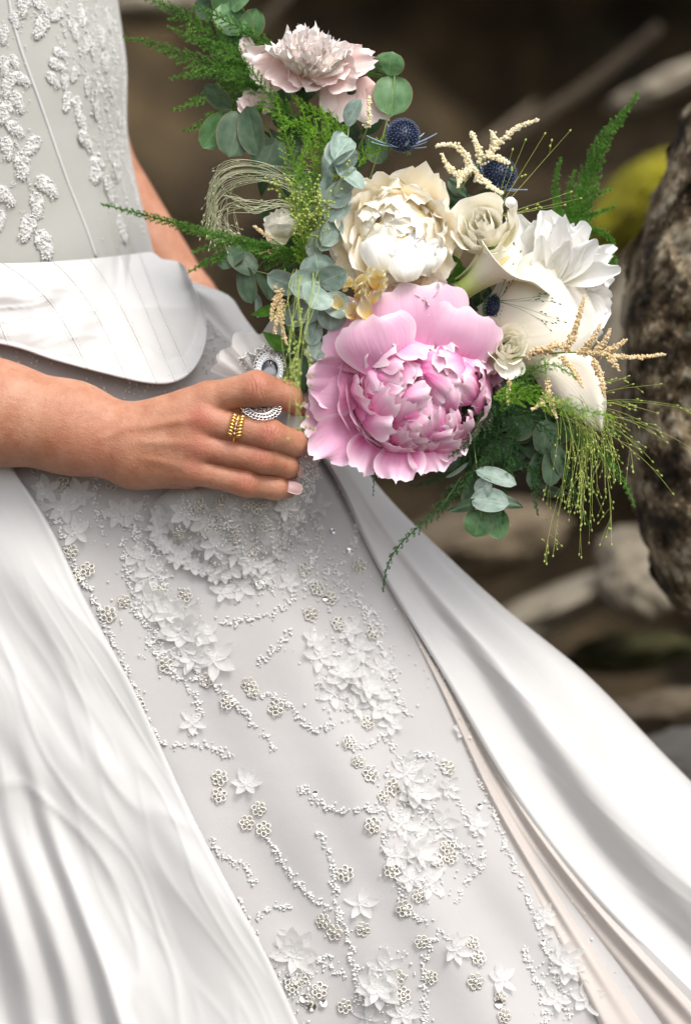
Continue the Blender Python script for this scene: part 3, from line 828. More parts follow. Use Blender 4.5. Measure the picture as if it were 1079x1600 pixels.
ros = [(345, 1216), (343, 1243), (405, 1264), (384, 1286), (412, 1296), (353, 1098), (390, 1070), (430, 1106), (538, 1366), (521, 1457), (568, 1452), (540, 1573), (577, 1209), (600, 1246), (583, 1290), (736, 1474), (748, 1497), (742, 1534),
       (783, 1560), (786, 1588), (674, 1528), (656, 1472), (630, 1555), (620, 1528), (100, 757), (175, 754), (138, 890), (170, 960), (505, 1440), (482, 1565), (455, 1540), (470, 1532), (500, 1548), (700, 1325), (680, 1345), (705, 1340), (560, 885), (485, 960), (478, 890), (495, 920), (515, 935), (405, 912), (110, 862), (120, 900), (612, 1230), (700, 1200), (640, 1250), (395, 1080),
       (530, 975), (580, 990), (545, 1160), (575, 1130), (655, 1400), (610, 1360), (250, 925), (195, 940), (260, 1040), (322, 1063), (215, 1100), (560, 1190), (630, 1420), (290, 930), (440, 1585), (395, 1500)]
for x, y in ros:
    place('sequin_rosette', ROS, x + random.uniform(-2, 2), y, random.uniform(11.5, 14.5), lace_d, lace_skirt, lift=2.5)
vines = [[(225, 1118), (262, 1165), (305, 1163), (360, 1182)], [(295, 1058), (355, 1085), (395, 1130), (432, 1172)], [(388, 1085), (450, 1100), (490, 1140), (522, 1132)], [(340, 975), (400, 965), (442, 950), (480, 912), (522, 890)],
         [(404, 1037), (430, 1012), (455, 985)], [(415, 1305), (450, 1360), (482, 1398), (520, 1422)], [(494, 1298), (520, 1360), (530, 1430), (547, 1480), (562, 1560), (580, 1600)], [(468, 1228), (520, 1265), (580, 1265), (642, 1282)],
         [(625, 1380), (645, 1430), (672, 1440)], [(662, 1610), (664, 1540), (668, 1490), (692, 1458), (705, 1470)], [(330, 1310), (345, 1335), (375, 1350), (397, 1380)], [(372, 1402), (385, 1440), (405, 1470)], [(402, 1440), (420, 1420), (455, 1420)],
         [(740, 1300), (752, 1350), (728, 1380), (715, 1410)], [(148, 745), (150, 790), (162, 838)], [(45, 735), (70, 770), (95, 830), (115, 880)], [(110, 880), (150, 940), (175, 1000), (200, 1050), (222, 1110)], [(190, 840), (200, 900), (215, 960), (250, 1000)],
         [(520, 890), (548, 860), (552, 800), (530, 760)], [(525, 890), (545, 930), (575, 950), (600, 990)], [(590, 1050), (620, 1090), (640, 1120)], [(545, 1150), (560, 1170), (600, 1150), (615, 1180)], [(230, 1000), (280, 1060), (310, 1100), (300, 1150)],
         [(690, 1190), (712, 1240), (735, 1290)], [(615, 1190), (660, 1180), (700, 1200)], [(530, 1500), (500, 1498), (545, 1530)], [(640, 1600), (620, 1560), (600, 1530)], [(240, 870), (260, 920), (300, 960)], [(345, 800), (370, 850), (400, 880), (430, 930)],
         [(650, 960), (690, 1060), (730, 1160), (770, 1270)], [(770, 1270), (810, 1370), (850, 1470), (890, 1590)], [(815, 1480), (840, 1540), (855, 1600)], [(480, 790), (500, 850), (470, 900)], [(150, 800), (210, 830), (250, 870)], [(270, 1010), (300, 1040), (320, 1070)], [(600, 1300), (610, 1350), (630, 1390)],
         [(670, 1250), (700, 1300), (740, 1350)], [(640, 1180), (650, 1230), (660, 1290)], [(510, 1010), (550, 1040), (600, 1090)], [(560, 930), (590, 1000), (620, 1060)], [(430, 770), (470, 830), (490, 880)], [(230, 770), (210, 830), (235, 890)]]
for p in vines: beads_along(lace_skirt, p, lace_d)
# loose bead scatter in the thick of the motifs
def scatter(parent, cx, cy, sx, sy, n, dfn, lift=2, r=1.7, name='bead_cluster', m='beads', base=ICO1):
    p = rng.normal(0, 1, (n, 2)) * [sx, sy] + [cx, cy]
    if dfn is bod_d: p = p[p[:, 0] < f_Rb(p[:, 1]) - 3]; n = len(p)
    d = dfn(p[:, 0], p[:, 1]) - lift - rng.random(n) * 3
    mb = MB(); blobs(mb, PN(np.stack([p[:, 0], p[:, 1], d], 1)), r * S * (0.6 + 0.7 * rng.random(n)), base)
    o = mb.build(name, M[m], parent, smooth=False); o['kind'] = 'stuff'
for a in ((270, 985, 30, 32, 150), (235, 900, 25, 30, 110), (90, 790, 30, 35, 110), (645, 1270, 28, 45, 190), (665, 1350, 28, 28, 110), (560, 1060, 40, 35, 180), (400, 885, 28, 24, 110), (465, 1540, 24, 26, 170), (600, 1545, 26, 30, 130), (530, 930, 40, 60, 150), (450, 830, 40, 40, 130), (880, 1520, 30, 45, 80), (60, 560, 70, 8, 60), (200, 608, 60, 8, 60), (330, 540, 8, 30, 60)):
    scatter(lace_skirt, *a, lace_d)
def disc_mesh():
    th = np.linspace(0, 2 * math.pi, 15)[:-1]
    o = np.stack([np.cos(th), np.sin(th), 0.0 * th], 1); i = o * 0.28; i[:, 2] = -0.16; o2 = o.copy(); o2[:, 2] = 0.1
    mb = MB(); mb.add(np.concatenate([o2, i]), [(k, (k + 1) % 14, 14 + (k + 1) % 14, 14 + k) for k in range(14)])
    return mb.mesh('round_sequin', M['bright_sequin'])
DISC = disc_mesh()
for x, y, s_ in ((475, 1561, 6.5), (487, 1574, 7), (505, 1568, 6), (779, 1569, 6.5), (519, 830, 5), (545, 860, 4), (660, 1377, 5), (560, 1068, 4), (508, 935, 4), (749, 1260, 4.5), (603, 1210, 3.5), (492, 1240, 4), (408, 910, 4), (848, 1473, 4), (846, 1537, 4.5), (403, 913, 4), (312, 1000, 3)):
    place('round_sequin', DISC, x, y, s_, lace_d, lace_skirt, lift=6, tilt=0.35)

# beaded leaves and strands on the bodice
def beaded_leaf_mesh(seed):
    r = random.Random(seed); mb = MB()
    bv, bf = ICO2
    v = bv * np.array([0.44, 1.0, 0.15]); v[:, 0] *= 1 - 0.45 * v[:, 1]; v[:, 2] += 0.05 * np.sin(v[:, 1] * 18 + np.abs(v[:, 0]) * 14)
    mb.addn(v, bf)
    pts = []
    for k in range(80):
        t = r.uniform(-0.95, 0.95); w = 0.44 * math.sqrt(1 - t * t) * (1 - 0.45 * t); u = r.uniform(-1, 1)
        pts.append((u * w, t, 0.15 * math.sqrt(max(0, 1 - t * t)) * math.sqrt(1 - u * u * .9) + 0.01))
    blobs(mb, np.array(pts), np.array([r.uniform(.045, .085) for _ in pts]))
    return mb.mesh('beaded_leaf', M['thread'])
BL = [beaded_leaf_mesh(k) for k in range(4)]
def bead_tip_mesh():
    r = random.Random(5); mb = MB(); pts = [(r.gauss(0, .16), r.uniform(-.9, .9), r.uniform(.14, .22)) for _ in range(22)]
    blobs(mb, np.array(pts), np.array([r.uniform(.05, .08) for _ in pts]))
    return mb.mesh('leaf_beads', M['beads'], smooth=False)
BT = bead_tip_mesh()
bl = [(95, 25, 35, 0), (165, 20, 34, .8), (165, 110, 42, -.5), (15, 140, 30, 0), (245, 215, 28, 1.4), (232, 262, 32, 1.3), (215, 322, 30, .9), (262, 330, 26, .2), (18, 268, 32, .2), (85, 318, 34, 1.2), (30, 350, 34, -.2), (72, 412, 36, .5), (20, 455, 38, -.3), (62, 520, 34, 1.0), (125, 592, 40, -.7),
      (30, 600, 36, .2), (90, 670, 44, .1), (190, 752, 44, 1.0), (20, 790, 40, .9), (150, 830, 40, .1), (110, 922, 44, -.3), (180, 990, 48, .35), (270, 412, 32, -.2), (312, 430, 32, .2), (332, 498, 32, .6), (345, 570, 40, 1.1), (385, 682, 52, -.3), (438, 765, 44, .3), (490, 925, 44, .1), (300, 120, 34, .5), (350, 180, 30, -.3), (425, 250, 32, .2),
      (450, 350, 30, -.1), (405, 150, 34, .3), (470, 690, 34, -.1), (330, 60, 34, .3), (440, 90, 30, -.2), (300, 300, 28, -.5), (350, 350, 28, .1), (0, 890, 32, 0), (230, 60, 30, -.9), (60, 80, 26, .4), (390, 450, 28, .1), (480, 480, 26, 0), (60, 250, 26, .6)]
for x, y, s_, r_ in bl:
    x /= z; y /= z; s_ = s_ / z * 1.45
    p, n = on_surface(x, y, bod_d, 1.0)
    g = Vector((math.sin(r_), 0, -math.cos(r_))); g = (g - n * g.dot(n)).normalized()
    mw = frame(p, g, n, (s_ * 1.15 * S, s_ * S, s_ * S))
    inst('beaded_leaf', random.choice(BL), mw, bodice); inst('leaf_beads', BT, mw, bodice)
for pts in ([(385, -20), (380, 120), (380, 250), (410, 310)], [(395, 330), (392, 450), (420, 560), (450, 660), (465, 780), (485, 900), (492, 985)], [(410, 310), (440, 380), (455, 440)], [(470, 520), (500, 640), (530, 720), (560, 840)], [(300, 60), (350, 130), (375, 220)], [(420, 30), (470, 120), (500, 240), (505, 330)], [(110, 20), (180, 30), (260, 120), (250, 220)], [(40, 290), (30, 380), (20, 480), (60, 560), (90, 660), (130, 760), (170, 880)], [(500, 250), (500, 400), (500, 520), (530, 640)], [(430, 0), (445, 120), (470, 260), (465, 400), (490, 560), (520, 700)], [(350, -10), (340, 100), (345, 260), (370, 360), (370, 470)], [(270, 0), (290, 110), (320, 180), (330, 300)], [(410, 330), (440, 480), (470, 600), (500, 760), (540, 900)], [(480, 100), (505, 300), (498, 420), (510, 560), (545, 760), (580, 940)], [(160, 10), (150, 90), (190, 140)], [(10, 300), (60, 300), (100, 330)], [(240, 200), (270, 260), (260, 350), (310, 430), (340, 520), (345, 590)]):
    beads_along(bodice, [(a / z, b / z) for a, b in pts], bod_d, 0.9, 0.62, 1.35, 'bead_strand', 0.5)
for a in ((150, 60, 20, 40, 150), (165, 130, 18, 60, 260), (180, 40, 12, 40, 200), (120, 60, 16, 30, 90), (25, 190, 14, 70, 110), (175, 220, 10, 60, 90), (50, 20, 30, 14, 60)):
    scatter(bodice, *a, bod_d, 1.0, 1.15)
# ------------------------------------------------------------------ the bride's body (one surface, grown from a distance field)
def rcone(p, a, b, ra, rb, sq=1.0):
    a = np.array(a, np.float32); b = np.array(b, np.float32)
    ab = b - a
    x = p[0] - a[0]; y = p[1] - a[1]; z_ = p[2] - a[2]
    t = np.clip((x * ab[0] + y * ab[1] + z_ * ab[2]) / float(ab @ ab), 0, 1)
    return np.sqrt((x - t * ab[0]) ** 2 + (y - t * ab[1]) ** 2 + ((z_ - t * ab[2]) * sq) ** 2) - (ra + (rb - ra) * t)
def smin(a, b, k):
    h = np.clip(0.5 + 0.5 * (b - a) / k, 0, 1)
    return b + (a - b) * h - k * h * (1 - h)

def surface_nets(F, org, step):
    ins = F < 0
    nx, ny, nz = F.shape
    cs = np.zeros((nx-1, ny-1, nz-1), np.int8)
    for dx in (0, 1):
        for dy in (0, 1):
            for dz in (0, 1):
                cs += ins[dx:nx-1+dx, dy:ny-1+dy, dz:nz-1+dz]
    act = (cs > 0) & (cs < 8)
    idx = np.argwhere(act)
    vid = -np.ones(act.shape, np.int64); vid[act] = np.arange(len(idx))
    acc = np.zeros((len(idx), 3)); cnt = np.zeros(len(idx))
    cor = [(0,0,0),(1,0,0),(0,1,0),(1,1,0),(0,0,1),(1,0,1),(0,1,1),(1,1,1)]
    val = [F[idx[:,0]+c[0], idx[:,1]+c[1], idx[:,2]+c[2]] for c in cor]
    for i in range(8):
        for j in range(i+1, 8):
            dlt = np.array(cor[j]) - np.array(cor[i])
            if np.abs(dlt).sum() != 1: continue
            m = (val[i] < 0) != (val[j] < 0)
            t = val[i][m] / (val[i][m] - val[j][m])
            acc[m] += np.array(cor[i]) + t[:, None] * dlt
            cnt[m] += 1
    v = (idx + acc / cnt[:, None]) * step + org
    faces = []
    # edges along x, y, z
    for ax in range(3):
        sl0 = [slice(None)]*3; sl1 = [slice(None)]*3
        sl0[ax] = slice(0, -1); sl1[ax] = slice(1, None)
        A = ins[tuple(sl0)]; B = ins[tuple(sl1)]
        ch = np.argwhere(A != B)
        o1, o2 = [(1, 2), (2, 0), (0, 1)][ax]
        ok = (ch[:, o1] > 0) & (ch[:, o2] > 0) & (ch[:, o1] < F.shape[o1]-1) & (ch[:, o2] < F.shape[o2]-1)
        ch = ch[ok]
        e1 = np.zeros(3, int); e1[o1] = 1; e2 = np.zeros(3, int); e2[o2] = 1
        q = [vid[tuple((ch - s).T)] for s in (e1 + e2, e2, 0 * e1, e1)]
        q = np.stack(q, 1)
        a_in = A[tuple(ch.T)]
        q[~a_in] = q[~a_in][:, ::-1]
        faces.append(q)
    return v, np.concatenate(faces)

FG = {  # fingers: joints (px, py, depth) and radii
    'f1': [((325, 622, -34), 25), ((400, 607, -54), 27.5), ((447, 618, -28), 23.5), ((467, 633, 8), 18.5)],
    'f2': [((316, 657, -40), 25), ((420, 679, -50), 24), ((458, 692, -18), 21), ((464, 701, 22), 17.5)],
    'f3': [((306, 697, -36), 24), ((409, 717, -40), 22.5), ((446, 728, -10), 19.5), ((455, 733, 22), 16.5)],
    'f4': [((296, 733, -28), 23), ((385, 755, -30), 21), ((430, 762, -8), 18.5), ((449, 763, 14), 16)],
}
def arm_field(X, Y, Z, fine=True):
    p = (X, Y, Z)
    F = rcone(p, (-330, 530, 0), (0, 646, 0), 92, 79, 1.15)
    F = smin(F, rcone(p, (0, 646, 0), (110, 668, -6), 79, 69, 1.2), 20)
    F = smin(F, rcone(p, (110, 668, -6), (195, 693, -8), 69, 60, 1.35), 25)
    if fine:
        # back of the hand
        for a, b, ra, rb in (((205, 672, -14), (322, 622, -36), 40, 24), ((207, 686, -16), (318, 656, -42), 44, 25), ((208, 702, -14), (308, 697, -38), 46, 25), ((210, 720, -8), (297, 733, -28), 42, 24),
                             ((225, 728, 6), (292, 738, 4), 34, 26), ((240, 660, 10), (325, 640, 8), 34, 24), ((220, 700, 10), (300, 700, 10), 36, 26)):
            F = smin(F, rcone(p, a, b, ra, rb, 1.15), 20)
        # thumb, behind what the hand holds
        T = rcone(p, (235, 668, 20), (325, 640, 62), 30, 25)
        T = smin(T, rcone(p, (325, 640, 62), (395, 640, 92), 24, 22), 6)
        T = smin(T, rcone(p, (395, 640, 92), (445, 636, 88), 22, 17), 6)
        F = smin(F, T, 12)
        # tendons and a vein, knuckles
        front = np.clip((-Z - 10) / 20, 0, 1)
        def ridge(x0, y0, x1, y1, w, a):
            t = np.clip(((X-x0)*(x1-x0)+(Y-y0)*(y1-y0))/((x1-x0)**2+(y1-y0)**2), 0, 1)
            q = (X-x0-t*(x1-x0))**2+(Y-y0-t*(y1-y0))**2
            return a * np.exp(-q/(2*w*w)) * np.sin(np.pi*np.clip(t*0.9+0.08, 0, 1))
        F = F - front * (ridge(210, 668, 318, 652, 5, 3.0) + ridge(205, 690, 306, 694, 5, 2.0) + ridge(225, 640, 262, 628, 6, 1.5) + ridge(150, 690, 235, 648, 5, 1.8) + ridge(215, 715, 296, 732, 5, 1.5))
        for (c, rr, am) in (((316, 650, -60), 13, 4.5), ((308, 694, -58), 12, 4.0), ((300, 731, -50), 12, 3.0), ((330, 612, -58), 12, 2.0)):
            F = F - am * np.exp(-((X-c[0])**2+(Y-c[1])**2+(Z-c[2])**2)/(2*rr*rr))
        G = None
        sub = X[:, 0, 0] > 262
        xs = np.argmax(sub)
        px_, py_, pz_ = X[xs:], Y[xs:], Z[xs:]
        base = F[xs:].copy()
        for k, js in FG.items():
            f = None
            for (a, ra), (b, rb) in zip(js[:-1], js[1:]):
                c = rcone((px_, py_, pz_), a, b, ra * (0.985 if f is None else 0.97), rb * 0.97)
                f = c if f is None else smin(f, c, 7)
            # bulge at the joints
            for (j, r), am in zip(js[1:3], (3.0, 1.6)):
                f = f - am * np.exp(-((px_-j[0])**2+(py_-j[1])**2+(pz_-j[2])**2)/(2*(r*0.62)**2)) * 1.6
            # creases over the middle joint
            j, r = js[1]; a = np.array(js[0][0], float); b = np.array(js[2][0], float); ax = (b - a); ax /= np.linalg.norm(ax)
            s_ = (px_-j[0])*ax[0]+(py_-j[1])*ax[1]+(pz_-j[2])*ax[2]
            lat = (px_-j[0])*(-ax[1])+(py_-j[1])*ax[0]
            for off, am in ((-7.5, 1.3), (-2, 2.0), (4, 1.8), (10, 1.0)):
                f = f + am * np.exp(-((s_-off-0.02*lat**2*np.sign(off))/1.7)**2) * np.exp(-(lat/(r*0.5))**2) * (pz_ < j[2])
            g = smin(base, f, 13)
            G = g if G is None else smin(G, g, 2.5)
        bl_ = np.clip((px_ - 264) / 26, 0, 1); bl_ = bl_ * bl_ * (3 - 2 * bl_)
        F[xs:] = F[xs:] + (G - F[xs:]) * bl_
    return F

def grid3(x0, x1, y0, y1, z0, z1, st):
    x = np.arange(x0, x1, st, dtype=np.float32); y = np.arange(y0, y1, st, dtype=np.float32); z_ = np.arange(z0, z1, st, dtype=np.float32)
    return np.meshgrid(x, y, z_, indexing='ij')

# fine part: forearm, wrist and hand
st = 1.5
X, Y, Z = grid3(-95, 500, 545, 800, -112, 128, st)
F = arm_field(X, Y, Z)
F[0] = np.minimum(F[0], 50); F[0, :, :] = 5
hv, hf = surface_nets(F, np.array([-95, 545, -112]), st)
del X, Y, Z, F
# coarse part: upper body, both upper arms, the left forearm behind the back
X, Y, Z = grid3(-640, 420, -420, 760, -130, 700, 10)
p = (X, Y, Z)
B = rcone(p, (-80, -300, 345), (-80, 380, 345), 225, 215, 1.05)
B = smin(B, rcone(p, (-80, 380, 345), (-60, 560, 350), 215, 270, 1.15), 60)
B = smin(B, rcone(p, (-330, -330, 330), (110, -330, 350), 90, 80), 60)
B = smin(B, rcone(p, (-80, -400, 330), (-80, -600, 300), 75, 70), 40)
R_ = rcone(p, (-380, -300, 300), (-340, 530, 10), 95, 84)
B = smin(B, R_, 20)
L_ = rcone(p, (40, -320, 380), (134, 215, 480), 72, 60); L_ = smin(L_, rcone(p, (140, 245, 482), (285, 480, 470), 61, 56), 30); L_ = smin(L_, rcone(p, (285, 480, 470), (330, 600, 440), 56, 46), 20)
B = smin(B, L_, 20)
B = np.minimum(B, arm_field(X, Y, Z, False) + np.where(X > -88, 60, 0))
bv_, bf_ = surface_nets(B, np.array([-640, -420, -130]), 10)
del X, Y, Z, B, p
tone = np.zeros(len(hv) + len(bv_))
for c, r_, am in (((400, 600, -80), 15, .55), ((418, 676, -72), 14, .65), ((408, 714, -62), 13, .6), ((384, 753, -50), 13, .55), ((314, 650, -66), 16, .75), ((306, 694, -62), 16, .5), ((298, 732, -52), 15, .4),
                  ((470, 632, 0), 16, .6), ((468, 700, 10), 18, .55), ((460, 733, 10), 14, .5), ((450, 764, 5), 14, .5), ((440, 615, -40), 18, .35), ((345, 700, -40), 24, .3), ((140, 700, -60), 40, .22)):
    tone[:len(hv)] += am * np.exp(-((hv - np.array(c)) ** 2).sum(1) / (2 * r_ * r_))
# a small mole on the ring finger
tone[:len(hv)] += 1.0 * np.exp(-(((hv[:, 0] - 446) ** 2 + (hv[:, 1] - 729) ** 2) / 9.0)) * (hv[:, 2] < 0)
tone = np.clip(tone, 0, 1)
person = empty('person', P(-60, 400, 340))
tag(person, 'bride in ivory wedding dress, seen from chest to thigh, holding a bouquet in one hand', 'person')
put('body', np.concatenate([PN(hv), PN(bv_)]), np.concatenate([hf, bf_ + len(hv)]), M['skin'], person, col=tone)

def nail(tip, r, n, g, w, L):
    """curved nail plate on a finger tip: n outward, g towards the free edge (px space vectors)"""
    n = np.array(n, float); n /= np.linalg.norm(n); g = np.array(g, float); g -= n * (g @ n); g /= np.linalg.norm(g); s = np.cross(n, g)
    nu, nv = 9, 12; v = []
    for lay in (0, 1):
        for j in range(nv):
            t = j / (nv - 1)
            ww = w * (1 - 0.9 * max(0, (t - 0.72) / 0.28) ** 2.2 * 0.6) * (0.8 + 0.2 * min(1, t * 4))
            for i in range(nu):
                a = (i / (nu - 1) * 2 - 1) * 0.95
                c = np.array(tip, float) + n * (r * math.cos(a * ww / r) + (0.8 if lay == 0 else -1.2)) + s * r * math.sin(a * ww / r) + g * ((t - 0.35) * L) - n * (0.8 * (1 - min(1, t * 3)) + 0.004 * L * max(0, t - .5) ** 2)
                v.append(c)
    f = grid_faces(nu, nv); f2 = f[:, ::-1] + nu * nv
    rim = []
    b = [i for i in range(nu)] + [nu*j + nu-1 for j in range(1, nv)] + [nu*(nv-1) + i for i in range(nu-2, -1, -1)] + [nu*j for j in range(nv-2, 0, -1)]
    for q in range(len(b)): rim.append((b[q], b[(q+1) % len(b)], b[(q+1) % len(b)] + nu*nv, b[q] + nu*nv))
    return put('fingernail', PN(np.array(v)), f.tolist() + f2.tolist() + rim, M['nail'], person)
nail((462, 629, -4), 20, (0.80, -0.30, -0.52), (0.45, 0.42, 0.6), 13, 30)
nail((461, 700, 10), 18.5, (0.90, 0.10, -0.42), (0.05, 0.55, 0.7), 11, 24)
nail((453, 732, 10), 17.5, (0.90, 0.10, -0.42), (0.15, 0.5, 0.7), 10, 22)
nail((447, 762, 4), 16.5, (0.62, -0.05, -0.75), (0.8, 0.15, 0.4), 11, 29)

# gold ring of small leaves on the middle finger
ring = empty('gold_ring', P(373, 666, -46))
tag(ring, 'gold ring of little leaves with tiny clear stones, on the middle finger', 'ring')
rc = np.array([371, 667, -45.]); ax = np.array([104, 22, -10.]); ax /= np.linalg.norm(ax)
A = np.array([0, 0, -1.]); A -= ax * (A @ ax); A /= np.linalg.norm(A); Bx = np.cross(ax, A)
th = np.linspace(0, 2 * math.pi, 49); R0 = 27.0
v, f = tube(PN(rc + R0 * (np.cos(th)[:, None] * A + np.sin(th)[:, None] * Bx)), 1.7 * S, 8, False)
put('band', v, f, M['gold'], ring)
mb = MB(); ms = MB()
for side in (-1, 1):
    for k in range(7):
        t = -0.56 + 0.185 * k
        c0 = rc + (R0 + 2.2) * (math.cos(t) * A + math.sin(t) * Bx)
        p1 = c0 + ax * 2.4 * side; p2 = c0 + ax * 11.5 * side + (-math.sin(t) * A + math.cos(t) * Bx) * -4.5 + (math.cos(t) * A + math.sin(t) * Bx) * -1.0
        vv, ff = tube(PN(curve_pts([p1, (p1 + p2) / 2 + A * 1.4, p2], 7)), np.array([1.3, 2.2, 2.7, 2.6, 2.1, 1.3, .4]) * S, 8); mb.add(vv, ff)
mb.build('leaves', M['gold'], ring)
for k in range(4):
    t = -0.36 + 0.24 * k
    c0 = rc + (R0 + 4.2) * (math.cos(t) * A + math.sin(t) * Bx)
    vv, ff = ICO1; o = put('stone', np.array(P(*c0)) + vv * 1.9 * S, ff, M['diamond'], ring, smooth=False)
# ------------------------------------------------------------------ the bouquet
bouquet = empty('bouquet', P(450, 700, 45))
tag(bouquet, 'loose bridal bouquet of pink and cream peonies, white roses, callas, ferns and eucalyptus', 'bouquet')

def petal_mesh(m, w=0.8, bw=0.3, cup=0.5, bend=0.6, ruffle=0.05, notch=0.05, seed=0, nu=9, nv=11, rt=0.3, freq=5.0, top=0.5, bend0=0.0):
    """unit petal: grows along +Y, +Z is its inner face; cup and bend positive towards +Z"""
    r = random.Random(seed); v = []; uv = []
    ph = r.uniform(0, 6); ph2 = r.uniform(0, 6)
    for j in range(nv):
        t = j / (nv - 1)
        for i in range(nu):
            u = i / (nu - 1) * 2 - 1
            hw = w / 2 * (bw + (1 - bw) * math.sin(math.pi / 2 * min(1, t / 0.62)) ** 0.9)
            if t > 0.6: hw *= math.sqrt(max(0, 1 - top * ((t - 0.6) / 0.4) ** 2))
            x = u * hw
            y = t * (1 - rt * u * u * t)
            y += notch * t ** 5 * (noise.noise(Vector((u * 3.2, seed * 3.1, 0))) * 2.0 + 0.8 * noise.noise(Vector((u * 8.5, seed * 5.7, 3))))
            a = bend * y + bend0
            R = 1 / bend if abs(bend) > 1e-3 else 1e3
            yy = R * (math.sin(a) - math.sin(bend0)); zz = R * (math.cos(bend0) - math.cos(a))
            zz += cup * x * x / max(w * 0.5, .2)
            zz += ruffle * t ** 2 * (math.sin(u * freq + ph) + 0.7 * math.sin(u * freq * 1.9 + ph2 + 2 * t)) 
            zz += 0.06 * noise.noise(Vector((u * 1.7, t * 2.2, seed * 9.1)))
            x += ruffle * 0.5 * t * t * math.cos(u * freq * 1.2 + ph)
            v.append((x, yy, zz)); uv.append((i / (nu - 1), t))
    me = mesh_from('petal', v, grid_faces(nu, nv), uv)
    me.materials.append(m)
    return me

def axes(a):
    a = Vector(a).normalized()
    up = Vector((0, 1, 0)) if abs(a.y) < 0.9 else Vector((1, 0, 0))
    x = up.cross(a).normalized(); y = a.cross(x)
    return a, x, y
def vwv(q): return vw(q.x, q.y, q.z)

def calyx(name, C, axis, r, depth, m, parent=None):
    """green cup under a flower head with its stem stub"""
    a, x, y = axes(axis)
    mb = MB(); rows = [(-depth - 60, 3.2), (-depth - 14, 3.6), (-depth - 6, r * .35), (-depth, r * .55), (-depth + r * .25, r * .7), (-depth + r * .55, r * .6), (-depth + r * .7, 1)]
    v = []
    for zz, rr in rows:
        for k in range(12):
            th = k * math.pi / 6
            q = Vector(C) + a * zz + (x * math.cos(th) + y * math.sin(th)) * rr
            v.append((q.x, q.y, q.z))
    v = [P(a_, b_, c_)[:] for a_, b_, c_ in [(q[0], -q[1], -q[2]) for q in v]]
    mb.add(v, grid_faces(12, len(rows), True).tolist())
    return mb.build(name, m, parent or bouquet)

# flower space: (px, -py, -depth) so that x right, y up, z towards the camera
def FP(q): return P(q[0], -q[1], -q[2])
def fdir(q): return vw(q[0], q[1], q[2])

def put_petal(me, parent, base, g, inner, sx, sy=None, name='petal'):
    sy = sy or sx
    return inst(name, me, frame(FP(base), fdir(g), fdir(inner), (sx * S, sy * S, sx * S)), parent)

def dome(parent, C, axis, R, n, meshes, size, th0=0.0, th1=1.7, out=0.5, seed=0, jit=0.35, yaw=0.5, rin=0.62, start=0):
    """petals set over a dome, tips closing towards its axis; larger ones outwards"""
    r = random.Random(seed); a, x, y = axes(axis); C = Vector(C)
    for k in range(n):
        f = (k + 0.5) / n
        th = th0 + (th1 - th0) * math.sqrt(f) + r.gauss(0, 0.06)
        ph = (k + start) * 2.39996 + r.gauss(0, 0.25)
        nn = a * math.cos(th) + (x * math.cos(ph) + y * math.sin(ph)) * math.sin(th)
        t = a - nn * a.dot(nn)
        t = t.normalized() if t.length > 0.15 else (x * r.uniform(-1, 1) + y * r.uniform(-1, 1)).normalized()
        s = t.cross(nn)
        o = out + r.gauss(0, jit * 0.5)
        ya = r.gauss(0, yaw)
        t2 = t * math.cos(ya) + s * math.sin(ya)
        g = (t2 * math.cos(o) + nn * math.sin(o)).normalized()
        inner = (-nn * math.cos(o) + t2 * math.sin(o))
        inner = inner + s * r.gauss(0, jit); 
        sz = size[0] + (size[1] - size[0]) * f
        sz *= r.uniform(0.85, 1.15)
        base = C + nn * R * rin - g * sz * 0.25 + nn * (R * (1 - rin) * 0.5)
        put_petal(r.choice(meshes), parent, base, g, inner, sz)

def guards(parent, C, axis, R, n, meshes, size, ang, seed=0, ph0=0, ph1=2 * math.pi, jit=0.12, depth=0.0):
    """ring of large outer petals: base under the flower, ang = tilt from the axis"""
    r = random.Random(seed); a, x, y = axes(axis); C = Vector(C)
    for k in range(n):
        ph = ph0 + (ph1 - ph0) * (k + 0.5) / n + r.gauss(0, jit)
        rad = x * math.cos(ph) + y * math.sin(ph)
        al = ang + r.gauss(0, jit)
        g = a * math.cos(al) + rad * math.sin(al)
        inner = a * math.sin(al) - rad * math.cos(al)
        put_petal(r.choice(meshes), parent, C + rad * R - a * depth, g, inner + (rad.cross(a)) * r.gauss(0, jit), size * r.uniform(0.9, 1.12))

# --- pink peony
C = (628, -598, -25); AX = (0.42, -0.06, 0.90)
pink = calyx('pink_peony', (C[0], C[1], C[2]), AX, 40, 95, M['leaf_dark'])
pink['label'] = 'full pink peony with deep pink folds, the largest bloom'
pm = [petal_mesh(M['p_pink'], 0.95, 0.35, 0.45, 0.75, 0.05, 0.075, s_, 13, 12, 0.22, 5.5, 0.35) for s_ in range(6)]
pmn = [petal_mesh(M['p_pink'], 0.66, 0.4, 0.7, 0.9, 0.07, 0.07, s_ + 20, 9, 10, 0.2, 6.5, 0.3) for s_ in range(5)]
pg = [petal_mesh(M['p_pink_pale'], 1.15, 0.4, 0.42, 0.85, 0.035, 0.07, s_ + 40, 13, 13, 0.22, 4.5, 0.4) for s_ in range(4)]
dome(pink, (652, -604, -20), AX, 138, 98, pm + pmn, (50, 88), 0.0, 1.62, 0.36, 3, 0.34, 0.6, 0.68)
dome(pink, (640, -602, -25), AX, 96, 26, pmn, (50, 66), 0.0, 1.3, 0.9, 8, 0.5, 0.8, 0.7)
guards(pink, C, AX, 40, 6, pg, 116, 1.05, 5, 1.2, 4.6, 0.14, 42)
guards(pink, C, AX, 44, 6, pg, 106, 0.80, 6, 1.0, 4.9, 0.16, 30)
